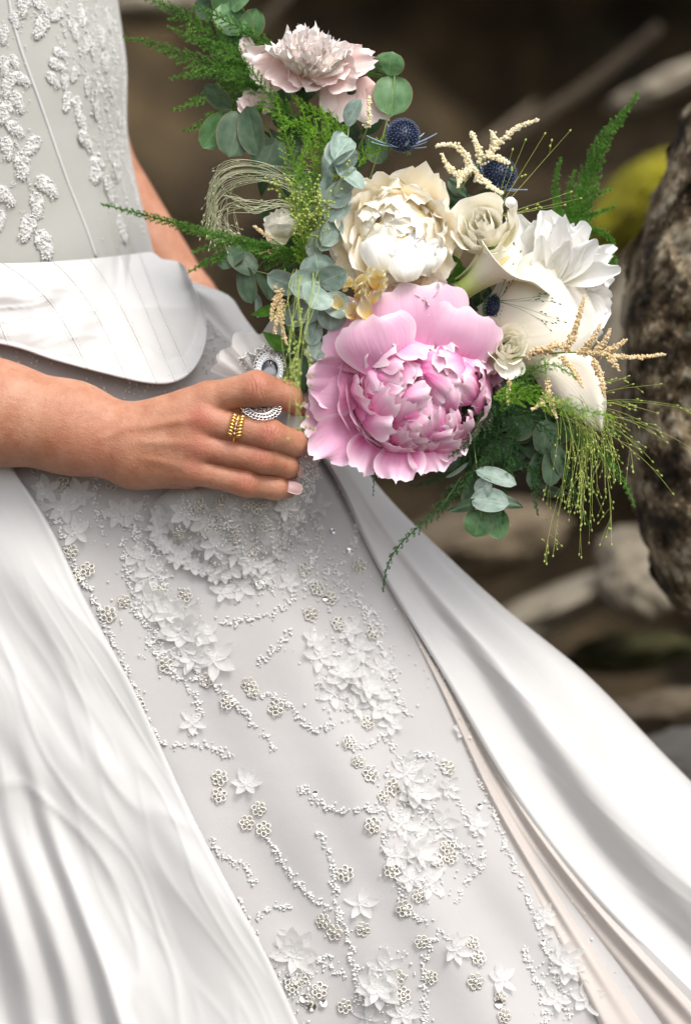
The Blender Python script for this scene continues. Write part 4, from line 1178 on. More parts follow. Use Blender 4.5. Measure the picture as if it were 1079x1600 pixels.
# placed outer petals: the big pale one over the top, the loose ones at the left and below
def free(parent, me, base, ang, L, d_tilt=0.0, roll=0.0, W=None, name='petal', face=1):
    """petal from base (px,py,d) growing at image angle ang (degrees, anticlockwise from right); d_tilt>0 leans to the camera; its inner face looks at the camera when face=1"""
    a = math.radians(ang)
    g = Vector((math.cos(a) * math.cos(d_tilt), math.sin(a) * math.cos(d_tilt), math.sin(d_tilt)))
    side = Vector((-math.sin(a), math.cos(a), 0))
    n = Vector((0, 0, 1)) * math.cos(roll) + side * math.sin(roll)
    put_petal(me, parent, Vector((base[0], -base[1], -base[2])), g, n * face, W or L, L, name)
big = petal_mesh(M['p_pink_pale'], 1.5, 0.55, -0.35, -0.95, 0.02, 0.05, 71, 15, 15, 0.18, 3.0, 0.4)
big2 = petal_mesh(M['p_pink_pale'], 1.25, 0.45, -0.3, -0.9, 0.03, 0.07, 72, 13, 13, 0.2, 4.0, 0.4)
wav = [petal_mesh(M['p_pink_pale'], 0.95, 0.4, 0.25, 0.35, 0.06, 0.08, 73 + s_, 13, 13, 0.24, 5.0, 0.4) for s_ in range(3)]
free(pink, big, (640, 572, -44), 100, 130, 0.72, 0.05, 138)
free(pink, big, (690, 572, -44), 66, 104, 0.72, -0.1, 100)
free(pink, big2, (606, 580, -70), 116, 92, 0.7, 0.15, 104)
free(pink, big2, (590, 570, -40), 128, 98, 0.55, -0.05, 92)
free(pink, big2, (560, 612, -30), 172, 76, 0.5, 0.0, 90)
free(pink, wav[0], (560, 600, -30), 170, 84, 0.1, 0.3, 92)
free(pink, wav[1], (560, 650, -10), 178, 92, -0.1, 0.1, 92)
free(pink, wav[2], (560, 660, -20), 214, 92, 0.1, 0.2, 88)
rag = [petal_mesh(M['p_pink'], 1.0, 0.5, 0.2, 0.3, 0.07, 0.09, 90 + s_, 17, 13, 0.15, 6.5, 0.25) for s_ in range(3)]
free(pink, rag[0], (590, 680, -16), 246, 66, 0.1, 0.2, 84)
free(pink, rag[1], (628, 690, -26), 268, 66, 0.2, -0.2, 84)
free(pink, rag[2], (660, 684, -22), 288, 62, 0.15, 0.2, 74)
free(pink, rag[0], (690, 670, -20), 312, 54, 0.15, -0.2, 66)
# --- cream peony
C = (618, -372, 0); AX = (-0.12, -0.12, 0.98)
cream = calyx('cream_peony', (C[0], C[1], C[2] - 10), AX, 34, 80, M['leaf_dark'])
cream['label'] = 'large ruffled cream peony with a yellow heart'
cm = [petal_mesh(M['p_cream'], 0.9, 0.4, 0.5, 0.8, 0.06, 0.06, s_ + 100, 11, 11, 0.2, 6, 0.3) for s_ in range(5)]
cmn = [petal_mesh(M['p_cream'], 0.5, 0.4, 0.5, 0.7, 0.09, 0.16, s_ + 120, 9, 10, 0.2, 7, 0.3) for s_ in range(4)]
cg = [petal_mesh(M['p_cream'], 0.9, 0.4, 0.35, 0.6, 0.05, 0.09, s_ + 140, 13, 13, 0.22, 5, 0.4) for s_ in range(3)]
cw = [petal_mesh(M['p_white'], 1.0, 0.45, 0.6, 1.2, 0.03, 0.06, s_ + 150, 13, 13, 0.22, 4, 0.4) for s_ in range(2)]
guards(cream, C, AX, 22, 9, cg, 108, 1.15, 15, 0, 2 * math.pi, .1, 26)
guards(cream, C, AX, 26, 9, cg, 104, 0.85, 16, .4, 2 * math.pi + .4, .1, 20)
dome(cream, (C[0] + 6, C[1] + 2, C[2] + 6), AX, 88, 38, cm, (52, 80), 0.0, 1.5, 0.34, 13, 0.32, 0.6, 0.7)
wc = [petal_mesh(M['p_white'], 1.1, 0.5, -0.5, -1.3, 0.03, 0.06, s_ + 170, 13, 13, 0.22, 4, 0.4) for s_ in range(3)]
free(cream, wc[0], (626, 428, -80), 92, 78, 0.5, 0.0, 74)
free(cream, wc[1], (655, 430, -74), 64, 74, 0.45, -0.3, 64)
free(cream, wc[2], (600, 424, -80), 118, 66, 0.5, 0.3, 54)
free(cream, wc[1], (636, 440, -92), 98, 54, 0.5, 0.1, 58)
for k, (x_, y_, a_, L_) in enumerate(((598, 470, 105, 120), (610, 440, 96, 130), (650, 450, 76, 130), (680, 440, 84, 130), (570, 440, 112, 110), (640, 440, 88, 150))):
    free(cream, cg[k % 3], (x_, y_, -20 + 6 * k), a_, L_, 0.05, random.uniform(-.4, .4), L_ * 0.62)
ym = [petal_mesh(M['p_yellow'], 0.7, 0.4, 0.7, 0.9, 0.10, 0.2, s_ + 160, 8, 9, 0.2, 7, 0.3) for s_ in range(4)]
rr = random.Random(4)
for k in range(22):
    free(cream, ym[k % 4], (568 + rr.gauss(0, 17), 462 + rr.gauss(0, 15), -52 - rr.random() * 30), rr.uniform(20, 160), rr.uniform(26, 44), rr.uniform(0.2, 0.9), rr.uniform(-.6, .6))
for x_, y_, a_, L_ in ((560, 500, 210, 44), (548, 520, 240, 46), (570, 505, 180, 40), (540, 540, 200, 36), (552, 550, 250, 42), (580, 480, 200, 40)):
    free(cream, petal_mesh(M['p_blush'], 0.9, 0.4, 0.4, 0.6, 0.08, 0.1, int(x_), 10, 10), (x_, y_, -12), a_, L_ * 1.15, 0.3, rr.uniform(-.5, .5), L_)
for x_, y_, a_, L_ in ((640, 470, 340, 46), (655, 462, 20, 44), (665, 440, 10, 40), (630, 478, 10, 46)):
    free(cream, cm[rr.randrange(5)], (x_, y_, -45), a_, L_, 0.3, rr.uniform(-.5, .5))
# --- blush peony at the top
C = (478, -120, 0); AX = (0.08, 0.86, 0.50)
blush = calyx('blush_peony', (C[0], C[1] - 10, C[2]), AX, 26, 20, M['leaf_dark'])
blush['label'] = 'pale blush peony with a frilled crown, topmost in the bouquet'
bm_ = [petal_mesh(M['p_blush'], 0.66, 0.45, 0.5, 0.35, 0.07, 0.10, s_ + 200, 11, 10, 0.15, 8, 0.3) for s_ in range(6)]
bg_ = [petal_mesh(M['p_blush_guard'], 1.0, 0.4, 0.4, 0.3, 0.06, 0.09, s_ + 210, 12, 12, 0.25, 5, 0.45) for s_ in range(4)]
rr = random.Random(9)
a, x, y = axes(AX)
for k in range(104):
    th = 1.16 * math.sqrt((k + .5) / 104); ph = k * 2.39996 + rr.gauss(0, .2)
    g = a * math.cos(th) + (x * math.cos(ph) + y * math.sin(ph)) * math.sin(th)
    inner = a - g * a.dot(g) + Vector((rr.gauss(0, .4), rr.gauss(0, .4), rr.gauss(0, .4)))
    put_petal(rr.choice(bm_), blush, Vector(C) + Vector((rr.gauss(0, 7), rr.gauss(0, 4), rr.gauss(0, 7))), g, inner, rr.uniform(46, 64), rr.uniform(62, 84) * (1.06 - 0.10 * th))
for x_, y_, a_, L_, dt, W_ in ((470, 120, 158, 98, 0.0, 60), (455, 112, 178, 70, 0.3, 70), (470, 112, 205, 66, 0.5, 66), (485, 108, 232, 56, 0.6, 66), (490, 110, 262, 46, 0.7, 74), (505, 110, 292, 44, 0.6, 72), (510, 106, 335, 60, 0.3, 66), (505, 104, 6, 84, 0.0, 52), (515, 106, 20, 70, -0.2, 50)):
    free(blush, bg_[int(x_) % 4], (x_, y_, 0), a_, L_, dt, rr.uniform(-.25, .25), W_)
free(blush, bg_[1], (395, 95, 15), 110, 44, 0.0, 0.2, 26)
# second blush flower seen from behind, below right
b2 = calyx('blush_peony_back', (548, -140, -20), (0.2, -0.6, 0.3), 12, 0, M['leaf_dark']); b2['label'] = 'drooping mauve-pink peony petals under the blush crown'
for x_, y_, a_, L_, dt, W_ in ((545, 118, 262, 74, 0.1, 66), (560, 122, 290, 74, 0.0, 62), (575, 135, 305, 62, -0.1, 44), (535, 125, 240, 58, 0.2, 44)):
    free(b2, petal_mesh(M['p_blush_guard'], 1.0, 0.45, -0.3, -0.3, 0.02, 0.04, int(x_) + 7, 12, 12, 0.25, 4, .4), (x_, y_, 15), a_, L_, dt, 0.1, W_)
# pink bud
bud = calyx('pink_bud', (402, -168, 0), (-0.2, 1, 0.2), 14, 4, M['leaf']); bud['label'] = 'small half-open pale pink bud at the left of the blush peony'
for x_, y_, a_, L_, dt, W_ in ((402, 175, 118, 40, 0.1, 34), (405, 175, 80, 38, 0.2, 32), (398, 176, 140, 34, 0.0, 28), (408, 176, 60, 36, 0, 26)):
    free(bud, bg_[int(a_) % 4], (x_, y_, 0), a_, L_, dt, 0.1, W_)
# --- white petalled flower at the right
C = (862, -438, -70); AX = (0.34, 0.30, 0.88)
wh = calyx('white_peony', C, AX, 26, 60, M['leaf_dark']); wh['label'] = 'wide open white peony with separate rounded petals, at the right'
wp = [petal_mesh(M['p_white'], 0.46, 0.3, 0.5, 0.45, 0.03, 0.03, s_ + 300, 9, 12, 0.25, 4, 0.55) for s_ in range(4)]
wb = [petal_mesh(M['p_white'], 0.85, 0.35, 0.3, 0.4, 0.035, 0.06, s_ + 310, 12, 12, 0.25, 5, 0.45) for s_ in range(3)]
for x_, y_, a_, L_, dt, W_ in ((870, 440, 108, 120, 0.1, 100), (862, 435, 86, 106, 0.1, 110), (870, 440, 62, 108, 0.1, 100), (868, 445, 40, 100, 0.05, 96), (866, 450, 18, 92, 0, 90), (866, 456, -4, 88, 0, 110), (868, 465, -24, 92, 0, 120), (860, 470, -46, 98, 0, 120),
                               (850, 450, 100, 96, 0.4, 70), (858, 440, 70, 84, 0.45, 70), (868, 440, 46, 80, 0.4, 64)):
    free(wh, (wp if W_ < 105 else wb)[int(L_) % 3], (x_, y_, 60 - dt * 90), a_, L_, dt, rr.uniform(-.3, .3), W_ * 1.15)
for k, (a_, L_) in enumerate(((118, 132), (98, 112), (84, 118), (72, 106), (58, 114), (49, 104), (34, 112), (24, 98), (11, 104), (1, 84))):
    free(wh, wp[k % 4], (858 + 3 * k, 440, 52 - (k % 3) * 22), a_, L_ * 0.93, 0.02 + 0.12 * (k % 3), rr.uniform(-.5, .5), L_ * 0.80)
# --- calla lilies
def calla(C, axis, L, r0, r1, tipang, tiplen, m, label, stem_to=None, flare=1.0, wrap=0.35):
    a, x, y = axes(axis); C = Vector(C); nu, nv = 44, 26; v = []; uv = []
    for lay in (0,):
        for j in range(nv):
            t = j / (nv - 1)
            for i in range(nu):
                f = i / (nu - 1); ph = tipang + math.pi + (f - 0.5) * 2 * 0 + f * 2 * math.pi
                dd = abs(((ph - tipang + math.pi) % (2 * math.pi)) - math.pi)   # 0 at the tip
                rad = r0 + (r1 - r0) * t ** 2.3 * (1 + 0.12 * math.cos(ph * 2))
                tip = math.exp(-(dd / 0.42) ** 2) * tiplen * max(0, (t - .55) / .45) ** 1.6
                low = 0.26 * L * (1 - math.cos(dd)) * 0.5 * t       # shorter at the back overlap
                ax_ = t * L - max(0, t - .8) ** 1.5 * r1 * flare * 1.6 - low + 0.02 * L * math.sin(ph * 3) * t
                rad = rad + (f - 0.5) * wrap * r0 + tip
                q = C + a * ax_ + (x * math.cos(ph) + y * math.sin(ph)) * rad
                v.append(FP(q)[:]); uv.append((0.5 + (f - .5) * 0.86, t))
    o = put('calla_lily', v, grid_faces(nu, nv), m, bouquet, uv)
    sm = o.modifiers.new('thickness', 'SOLIDIFY'); sm.thickness = 1.6 * S
    o['label'] = label
    q = [C - a * 70, C - a * 30, C]
    vv, ff = tube([FP(k)[:] for k in q], r0 * 0.9 * S, 12); put('stem', vv, ff, M['stem'], o)
    q = [C + a * L * .2, C + a * L * .5, C + a * L * .82]
    vv, ff = tube([FP(k)[:] for k in q], np.array([r0 * .4, r0 * .42, r0 * .15]) * S, 10); put('spadix', vv, ff, M['p_yellow'], o)
    return o
calla((722, -452, 20), (0.80, 0.56, 0.20), 112, 18, 60, math.radians(-62), 34, M['p_calla'], 'pale calla lily trumpet with a green throat, right of the white rose')
# broad open calla towards the lower right
def spathe(pts_l, pts_r, bulge, m, n=34, mu=26, curl=0):
    """curved blade between two edge curves given as (px,py,d)"""
    A_ = curve_pts(np.array(pts_l, float), n); B_ = curve_pts(np.array(pts_r, float), n); v = []; uv = []
    for j in range(n):
        t = j / (n - 1)
        for i in range(mu):
            u = i / (mu - 1)
            q = A_[j] * (1 - u) + B_[j] * u
            b = bulge * math.sin(math.pi * u) ** 0.8 * math.sin(math.pi * min(1, 0.15 + 0.8 * t))
            q = q + np.array([0, 0, -b + curl * (math.exp(-(u / 0.09) ** 2) + math.exp(-((1 - u) / 0.09) ** 2))])
            q[2] += 7.0 * noise.noise(Vector((u * 2.2, t * 3, 1))) + 3 * math.sin(u * 9 + t * 5)
            q[:2] += 4.0 * (abs(u - .5) * 2) ** 6 * noise.noise(Vector((t * 5, u * 2, 7))) * 2
            v.append(q); uv.append((u, t))
    return PN(np.array(v)), grid_faces(mu, n), uv
c2 = None
for k, (l, r_, bl_, lab) in enumerate((
    ([(730, 500, 40), (772, 452, 15), (806, 408, -5), (850, 392, 10), (900, 408, 40)], [(736, 510, 40), (790, 560, 10), (850, 578, -5), (905, 560, 10), (942, 520, 45)], 20, 'broad cream calla spathe spread open in front of the white peony'),
    ([(820, 560, 30), (850, 610, -5), (880, 640, -10), (915, 662, -6), (938, 674, -4)], [(830, 548, 34), (880, 548, 0), (920, 556, -4), (944, 600, 0), (940, 673, -3)], 16, 'cream calla spathe with its pointed tip hanging at the lower right'))):
    v, f, uv = spathe(l, r_, bl_, M['p_calla_w'], curl=9)
    o = put('calla_lily', v, f, M['p_calla_w'], bouquet, uv); o['label'] = lab
    sm = o.modifiers.new('thickness', 'SOLIDIFY'); sm.thickness = 1.8 * S
# --- roses
def rose(C, axis, R, m, label, n=14, seed=0, open_=1.0):
    a, x, y = axes(axis); C = Vector(C); r = random.Random(seed)
    o = calyx('white_rose', C - a * R * 0.15, axis, R * 0.6, R * 0.75, M['leaf']); o['label'] = label
    for k in range(n):
        f = k / (n - 1)                               # 0 = heart
        ph0 = k * 2.25 + r.gauss(0, .12); rad = R * (0.10 + 0.78 * f ** 0.9); half = 1.5 - 0.62 * f
        top = R * (0.62 - 0.46 * f ** 1.5); bot = -R * 0.72
        nu, nv = 13, 11; v = []; uv = []; sd = r.random() * 50
        for j in range(nv):
            t = j / (nv - 1)
            for i in range(nu):
                u = i / (nu - 1) * 2 - 1
                h = bot + (top - bot) * (t * (1 - 0.16 * u * u * t))
                bul = math.sin(math.pi * (0.12 + 0.62 * t)) ** 0.6
                rr_ = rad * bul + R * open_ * f * f * 0.30 * max(0, t - .7) ** 1.3 / .3 ** 1.3 + R * 0.075 * (t + .3) * noise.noise(Vector((u * 1.8, sd, t))) * 2
                rr_ += R * 0.05 * u * (1 - f)
                ph = ph0 + u * half * (0.55 + 0.45 * math.sin(math.pi / 2 * min(1, t * 1.6)))
                q = C + a * h + (x * math.cos(ph) + y * math.sin(ph)) * rr_
                v.append(FP(q)[:]); uv.append((i / (nu - 1), t))
        put('petal', v, grid_faces(nu, nv), m, o, uv)
    return o
rose((757, -352, 40), (-0.10, 0.42, 0.90), 57, M['p_rose'], 'larger white rose, above the green throat of the calla', 15, 1)
rose((796, -540, 30), (0.25, 0.25, 0.92), 36, M['p_rose'], 'small white rose at the right edge of the pink peony', 11, 2)
rose((440, -345, 0), (-0.1, 0.95, 0.25), 34, M['p_rose'], 'cream rosebud half hidden by grass at the left', 12, 3, 0.6)
rmesh = petal_mesh(M['p_rose'], 1.0, 0.45, 0.5, 0.5, 0.03, 0.04, 401, 11, 11, 0.25, 4, 0.4)
rz = [o for o in bpy.data.objects if o.name.startswith('white_rose')]
free(rz[1], rmesh, (798, 555, -20), 262, 44, 0.2, 0.0, 50)
free(rz[1], rmesh, (775, 520, 0), 130, 34, 0.1, 0.3, 36)
free(rz[1], rmesh, (775, 555, 0), 235, 36, 0.0, 0.3, 30)
free(rz[0], rmesh, (752, 410, -10), 300, 30, 0.5, 0.2, 30)
free(rz[2], rmesh, (450, 375, -10), 150, 42, 0.2, 0.3, 34)

# --- thistles
def thistle(C, R, axis, label, seed=0, bract=10, BL_=44):
    a, x, y = axes(axis); C = Vector(C); r = random.Random(seed)
    bv2, bf2 = ICO3
    v = np.array([FP(C + Vector(q) * R)[:] for q in bv2])
    o = put('thistle', v, bf2, M['thistle'], bouquet); o['label'] = label
    mb = MB(); mt = MB()
    n = 230
    for k in range(n):
        z_ = 1 - 2 * (k + .5) / n; ph = k * 2.39996; rr_ = math.sqrt(1 - z_ * z_)
        q = Vector((rr_ * math.cos(ph), rr_ * math.sin(ph), z_))
        p0 = C + q * R * 0.97; p1 = C + q * R * 1.30
        vv, ff = tube([FP(p0)[:], FP(p1)[:]], np.array([R * .075, R * .02]) * S, 5, True); mb.add(vv, ff)
        mt.addn(np.array(FP(p1)) + ICO1[0] * R * 0.035 * S, ICO1[1])
    s_ = mb.build('spikes', M['thistle'], o); s_['kind'] = 'stuff'
    s_ = mt.build('floret_tips', M['thistle_tip'], o); s_['kind'] = 'stuff'
    for k in range(bract):
        ph = 2 * math.pi * k / bract + r.gauss(0, .15); rad = x * math.cos(ph) + y * math.sin(ph)
        g = (rad + a * r.uniform(0.0, 0.5)).normalized(); L_ = BL_ * r.uniform(.8, 1.2)
        mb = MB(); b0 = C - a * R * 0.9 + rad * R * 0.3; sd = rad.cross(a)
        nn = 9; v = []
        for i in range(nn):
            t = i / (nn - 1); w = (3.6 * math.sin(math.pi * (0.15 + 0.85 * t)) + 0.3) * (1 if i % 2 else 0.55)
            q = b0 + g * L_ * t + a * 6 * t * t
            v += [FP(q - sd * w)[:], FP(q + a * 1.2)[:], FP(q + sd * w)[:]]
        f = grid_faces(3, nn).tolist()
        put('bract', v, f, M['bract'], o, [(j / 2, i / (nn - 1)) for i in range(nn) for j in range(3)])
        for i in range(1, nn - 1, 2):
            pass
    return o
thistle((629, -211, 50), 21, (0.05, 1, 0.2), 'round dark blue thistle head above the cream peony', 1, 12, 52)
thistle((779, -272, -30), 22, (0.4, 0.8, 0.2), 'blue thistle half hidden behind the white astilbe', 2, 12, 38)
thistle((777, -482, -10), 19, (0.2, 0.2, 0.9), 'small dark thistle tucked between the callas and the small white rose', 3, 8, 22)

# --- astilbe plumes
def astilbe(label, main, sides, m='astilbe', seed=0, fr=2.5, w=5.0):
    r = np.random.default_rng(seed)
    c = curve_pts(np.array(main, float), 40); v, f = tube(PN(c), np.linspace(1.7, .8, 40) * S, 6)
    o = put('astilbe', v, f, M['stem'], bouquet); o['label'] = label
    mb = MB()
    for k, s_ in enumerate([main] + sides):
        p = curve_pts(np.array(s_, float), 60); L_ = np.sum(np.linalg.norm(np.diff(p[:, :2], axis=0), axis=1))
        if k: vv, ff = tube(PN(p), .7 * S, 5); mb2 = mb.add(vv, ff)
        t0 = 0.45 if k == 0 else 0.1
        n = int(L_ * (1 - t0) * 4.2); t = t0 + (1 - t0) * r.random(n)
        i = (t * 59).astype(int)
        ww = w * (1.05 - 0.75 * t)[:, None]
        q = p[i] + r.normal(0, .55, (n, 3)) * ww
        blobs(mb, PN(q), S * fr * (0.55 + 0.6 * r.random(n)) * (1.1 - 0.35 * t), ICO1)
    s_ = mb.build('florets', M[m], o, smooth=False); s_['kind'] = 'stuff'
astilbe('white astilbe plume reaching up right above the rose', [(715, 300, 20), (745, 260, 10), (780, 222, 0), (815, 196, -5), (843, 186, -5)], [[(735, 275, 10), (728, 245, 5), (712, 228, 0), (680, 228, 0)], [(752, 255, 10), (745, 228, 5), (735, 205, 0)], [(770, 235, 5), (772, 215, 0), (766, 203, 0)], [(730, 280, 5), (700, 260, 0), (690, 240, 0)],
        [(745, 262, 0), (725, 270, -10), (715, 292, -20)], [(760, 245, -5), (780, 248, -10), (795, 255, -12)], [(740, 270, 0), (765, 290, -12), (785, 303, -16)]], seed=1, w=6.2)
astilbe('tan astilbe spray reaching right across the large dark rock', [(800, 560, -30), (860, 552, -60), (930, 552, -75), (985, 558, -80), (1041, 553, -80)], [[(880, 552, -66), (896, 520, -75), (905, 490, -80), (913, 460, -80)], [(905, 552, -70), (925, 530, -80), (938, 505, -84)], [(925, 552, -74), (945, 532, -80), (952, 515, -84)], [(940, 552, -75), (965, 540, -82), (978, 530, -86)],
        [(875, 556, -66), (895, 580, -80), (910, 605, -90)], [(950, 556, -78), (960, 568, -84), (966, 578, -86)], [(840, 556, -60), (870, 540, -70), (890, 548, -70)], [(925, 560, -72), (938, 590, -80), (944, 620, -84)], [(820, 560, -45), (840, 548, -55), (870, 556, -60)]], 'astilbe_tan', 2, 2.3, 5.6)
astilbe('small tan astilbe spray below the callas', [(850, 560, -20), (855, 600, -60), (860, 630, -70), (870, 655, -70)], [[(855, 610, -60), (845, 630, -70), (830, 640, -74)], [(860, 625, -66), (875, 630, -76), (880, 625, -80)]], 'astilbe_tan', 3, 2.1, 6)
astilbe('short astilbe tip below the small white rose', [(800, 580, 0), (795, 600, -40), (792, 632, -50)], [], 'astilbe_tan', 4, 2.1, 5)
astilbe('tan astilbe spray hanging beside the grey eucalyptus', [(445, 420, -30), (440, 460, -60), (440, 500, -70), (448, 540, -75)], [[(440, 450, -60), (428, 475, -66), (424, 500, -66)], [(440, 470, -60), (432, 500, -70), (428, 520, -70)], [(442, 430, -40), (432, 438, -50), (430, 450, -60)]], 'astilbe_tan', 5, 2.2, 6)
astilbe('pale astilbe tip beside the mauve petals', [(560, 230, 0), (575, 190, -30), (576, 150, -30)], [], 'astilbe', 6, 2.4, 6)
astilbe('astilbe spray at the left of the rosebud', [(450, 390, -10), (420, 370, -20), (395, 352, -20)], [[(440, 385, -10), (420, 392, -20), (405, 396, -20)]], 'astilbe_tan', 7, 2.0, 5)

# --- eucalyptus and other leaves
def leaf_mesh(m, w=0.9, point=0.0, seed=0, cup=0.25, bend=0.3, nu=9, nv=11, fold=0.0):
    v = []; uv = []
    for j in range(nv):
        t = j / (nv - 1)
        pr = math.sqrt(max(0, 1 - (2 * t - 1) ** 2)) if point == 0 else (math.sin(math.pi * t ** 0.8) ** 0.9 * (1 - point * t * 0.3))
        for i in range(nu):
            u = i / (nu - 1) * 2 - 1
            x = u * w / 2 * max(pr, 0.015)
            zz = cup * x * x - bend * (t - .3) ** 2 * .5 + 0.05 * noise.noise(Vector((u * 1.5, t * 2.5, seed * 4.4))) + fold * abs(x)
            v.append((x, t, zz)); uv.append((i / (nu - 1), t))
    me = mesh_from('leaf', v, grid_faces(nu, nv), uv); me.materials.append(m)
    return me
LV = {'s': [leaf_mesh(M['euc_silver'], .92, 0, k, .5, .3) for k in range(3)], 'g': [leaf_mesh(M['euc_green'], .95, 0, k + 5, .4, .3) for k in range(3)],
      'd': [leaf_mesh(M['euc_dark'], .9, 0, k + 9, .4, .3) for k in range(3)], 'o': [leaf_mesh(M['euc_dark'], .45, .5, k + 13, .5, .5) for k in range(3)],
      'l': [leaf_mesh(M['leaf'], .5, .8, k + 16, .3, .6, fold=.25) for k in range(3)], 'k': [leaf_mesh(M['leaf_dark'], .5, .8, k + 19, .3, .5, fold=.2) for k in range(3)]}
def sprig(name, label, leaves, stem=None, sr=1.5):
    """leaves: (kind, px, py, d, length, image angle, tilt towards the camera, roll[, width])"""
    first = leaves[0]
    if stem is None:
        stem = [(first[1], first[2], first[3]), (first[1] + 4, first[2] + 8, first[3] + 6), (first[1] + 10, first[2] + 22, first[3] + 16)]
    c = curve_pts(np.array(stem, float), 26); v, f = tube(PN(c), np.linspace(sr, sr * .6, 26) * S, 6)
    o = put(name, v, f, M['stem'], bouquet); o['label'] = label
    for q in leaves:
        k, x_, y_, d_, L_, an, ti, ro = q[:8]; W_ = q[8] if len(q) > 8 else L_
        free(o, random.choice(LV[k]), (x_, y_, d_), an, L_, ti, ro, W_, 'leaf')
sprig('eucalyptus', 'eucalyptus sprig with olive green leaves at the very top', [('g', 345, 5, 30, 62, -60, .3, .2, 56), ('g', 372, 78, 30, 66, 95, .2, .1, 62), ('g', 385, 60, 36, 50, 70, .3, -.4, 44), ('g', 350, 30, 40, 60, 75, .3, .3, 60), ('g', 360, 14, 20, 40, 40, .4, .6), ('d', 345, 20, 60, 44, 160, .2, .3)],
      [(330, -60, 40), (350, 20, 36), (372, 82, 34), (400, 150, 40), (440, 260, 40)])
sprig('eucalyptus', 'pair of round glossy green eucalyptus leaves at the right of the blush peony', [('g', 614, 116, 20, 66, 268, .15, .1, 66), ('g', 606, 118, 20, 38, 82, .3, .2, 52), ('g', 594, 108, 24, 26, 150, .5, .8), ('l', 600, 118, 22, 52, 170, .0, 1.0, 26)],
      [(618, 60 + 36, 20), (616, 120, 18), (606, 180, 16), (590, 240, 24), (560, 330, 40)])
sprig('eucalyptus', 'dark green eucalyptus leaves below the fern at the left', [('d', 378, 172, 0, 78, 255, .2, .1, 68), ('d', 385, 165, -10, 84, 282, .25, -.5, 54), ('d', 362, 170, -10, 56, 140, .2, .6, 38), ('g', 355, 178, 10, 66, 235, .1, .3, 50), ('d', 430, 215, 0, 66, 250, .2, .1, 62), ('d', 445, 225, 5, 62, 215, .2, .2, 56), ('d', 420, 235, 10, 58, 285, .2, .2, 52)],
      [(340, 130, 20), (378, 172, 12), (430, 230, 12), (470, 300, 20)])
sprig('eucalyptus', 'silver eucalyptus stem of stacked leaves against the cream peony', [('s', 535, 205, -60, 56, 262, .45, .5, 46), ('s', 548, 215, -66, 58, 232, .4, -.4, 50), ('s', 560, 240, -70, 56, 210, .4, .9, 44), ('s', 520, 230, -64, 60, 290, .3, .9, 40), ('s', 528, 262, -72, 54, 320, .35, .8, 40), ('s', 556, 262, -70, 58, 235, .3, .9, 42),
      ('s', 548, 290, -68, 50, 215, .3, .4, 44), ('s', 515, 275, -60, 52, 250, .3, .7, 34), ('s', 545, 305, -62, 54, 225, .2, .3, 42), ('s', 530, 340, -55, 52, 240, .2, .5, 40), ('s', 515, 345, -50, 50, 255, .2, .3, 36), ('s', 540, 196, -50, 48, 60, .4, .6, 36), ('s', 500, 360, -44, 46, 250, .2, .3, 34), ('s', 505, 240, -40, 60, 275, .1, 1.0, 36)],
      [(545, 190, -50), (540, 250, -58), (530, 320, -50), (510, 390, -40)])
sprig('eucalyptus', 'grey round-leaved eucalyptus rosette left of the pink peony', [('s', 500, 440, -70, 46, 100, .4, .1, 60), ('s', 500, 440, -72, 52, 190, .4, .1, 52), ('s', 498, 442, -84, 50, 20, .5, -.3, 46), ('s', 500, 446, -88, 44, 250, .6, .3, 60), ('s', 505, 460, -66, 52, -40, .2, .3, 46), ('s', 518, 474, -60, 42, 268, .1, .2, 50), ('s', 505, 470, -56, 52, 210, .1, .3, 44),
      ('s', 490, 498, -50, 42, 265, .1, .3, 34), ('s', 494, 530, -46, 32, 270, .1, .2, 34), ('s', 470, 450, -60, 56, 160, .1, .5, 44), ('s', 480, 470, -50, 50, 230, .1, .4, 40), ('d', 500, 540, -30, 40, 300, .0, .2, 34)],
      [(500, 440, -72), (497, 480, -55), (494, 540, -44), (500, 590, -10)])
sprig('eucalyptus', 'folded dark eucalyptus leaves hanging left over the dark bank', [('d', 358, 392, -10, 56, 320, .2, .5, 46), ('d', 340, 415, -10, 50, 30, .2, .5, 40), ('d', 380, 415, -14, 62, 282, .2, -.4, 38), ('d', 400, 425, -4, 52, 300, .1, .9, 30), ('s', 400, 455, 0, 42, 275, .1, 1.0, 22)],
      [(345, 408, -6), (385, 420, -4), (430, 430, 0), (470, 440, 10)])
sprig('eucalyptus', 'low eucalyptus sprig with narrow grey-green leaves below the pink peony', [('s', 742, 735, -10, 68, -18, .1, .6, 34), ('o', 760, 778, -10, 58, -12, .2, .3, 60), ('s', 735, 778, -14, 62, -8, .3, .3, 44), ('o', 752, 782, -12, 56, 200, .1, .4, 50), ('s', 746, 775, -10, 34, 55, .4, .4), ('g', 752, 796, 0, 44, 256, .1, .0, 50), ('g', 770, 792, 6, 52, 282, .1, .1, 42), ('d', 720, 712, 0, 48, 200, .1, .3, 36), ('d', 756, 740, 8, 60, 240, .1, .3, 44), ('s', 732, 722, -10, 44, 215, .1, 1.1, 16)],
      [(752, 812, -4), (748, 780, -8), (744, 730, 0), (735, 660, 30)])
sprig('eucalyptus', 'dark drooping eucalyptus leaves beside the hanging grass', [('d', 855, 655, 0, 56, 262, .1, .2, 46), ('d', 862, 700, 0, 60, 268, .1, .3, 38), ('d', 850, 700, 10, 66, 250, .1, .3, 34), ('o', 865, 690, 0, 60, 285, .1, .4, 60), ('d', 835, 660, 10, 46, 200, .1, .3), ('d', 800, 690, 20, 54, 210, .1, .5, 36)],
      [(862, 760, 0), (858, 700, 4), (850, 640, 20), (820, 570, 50)])
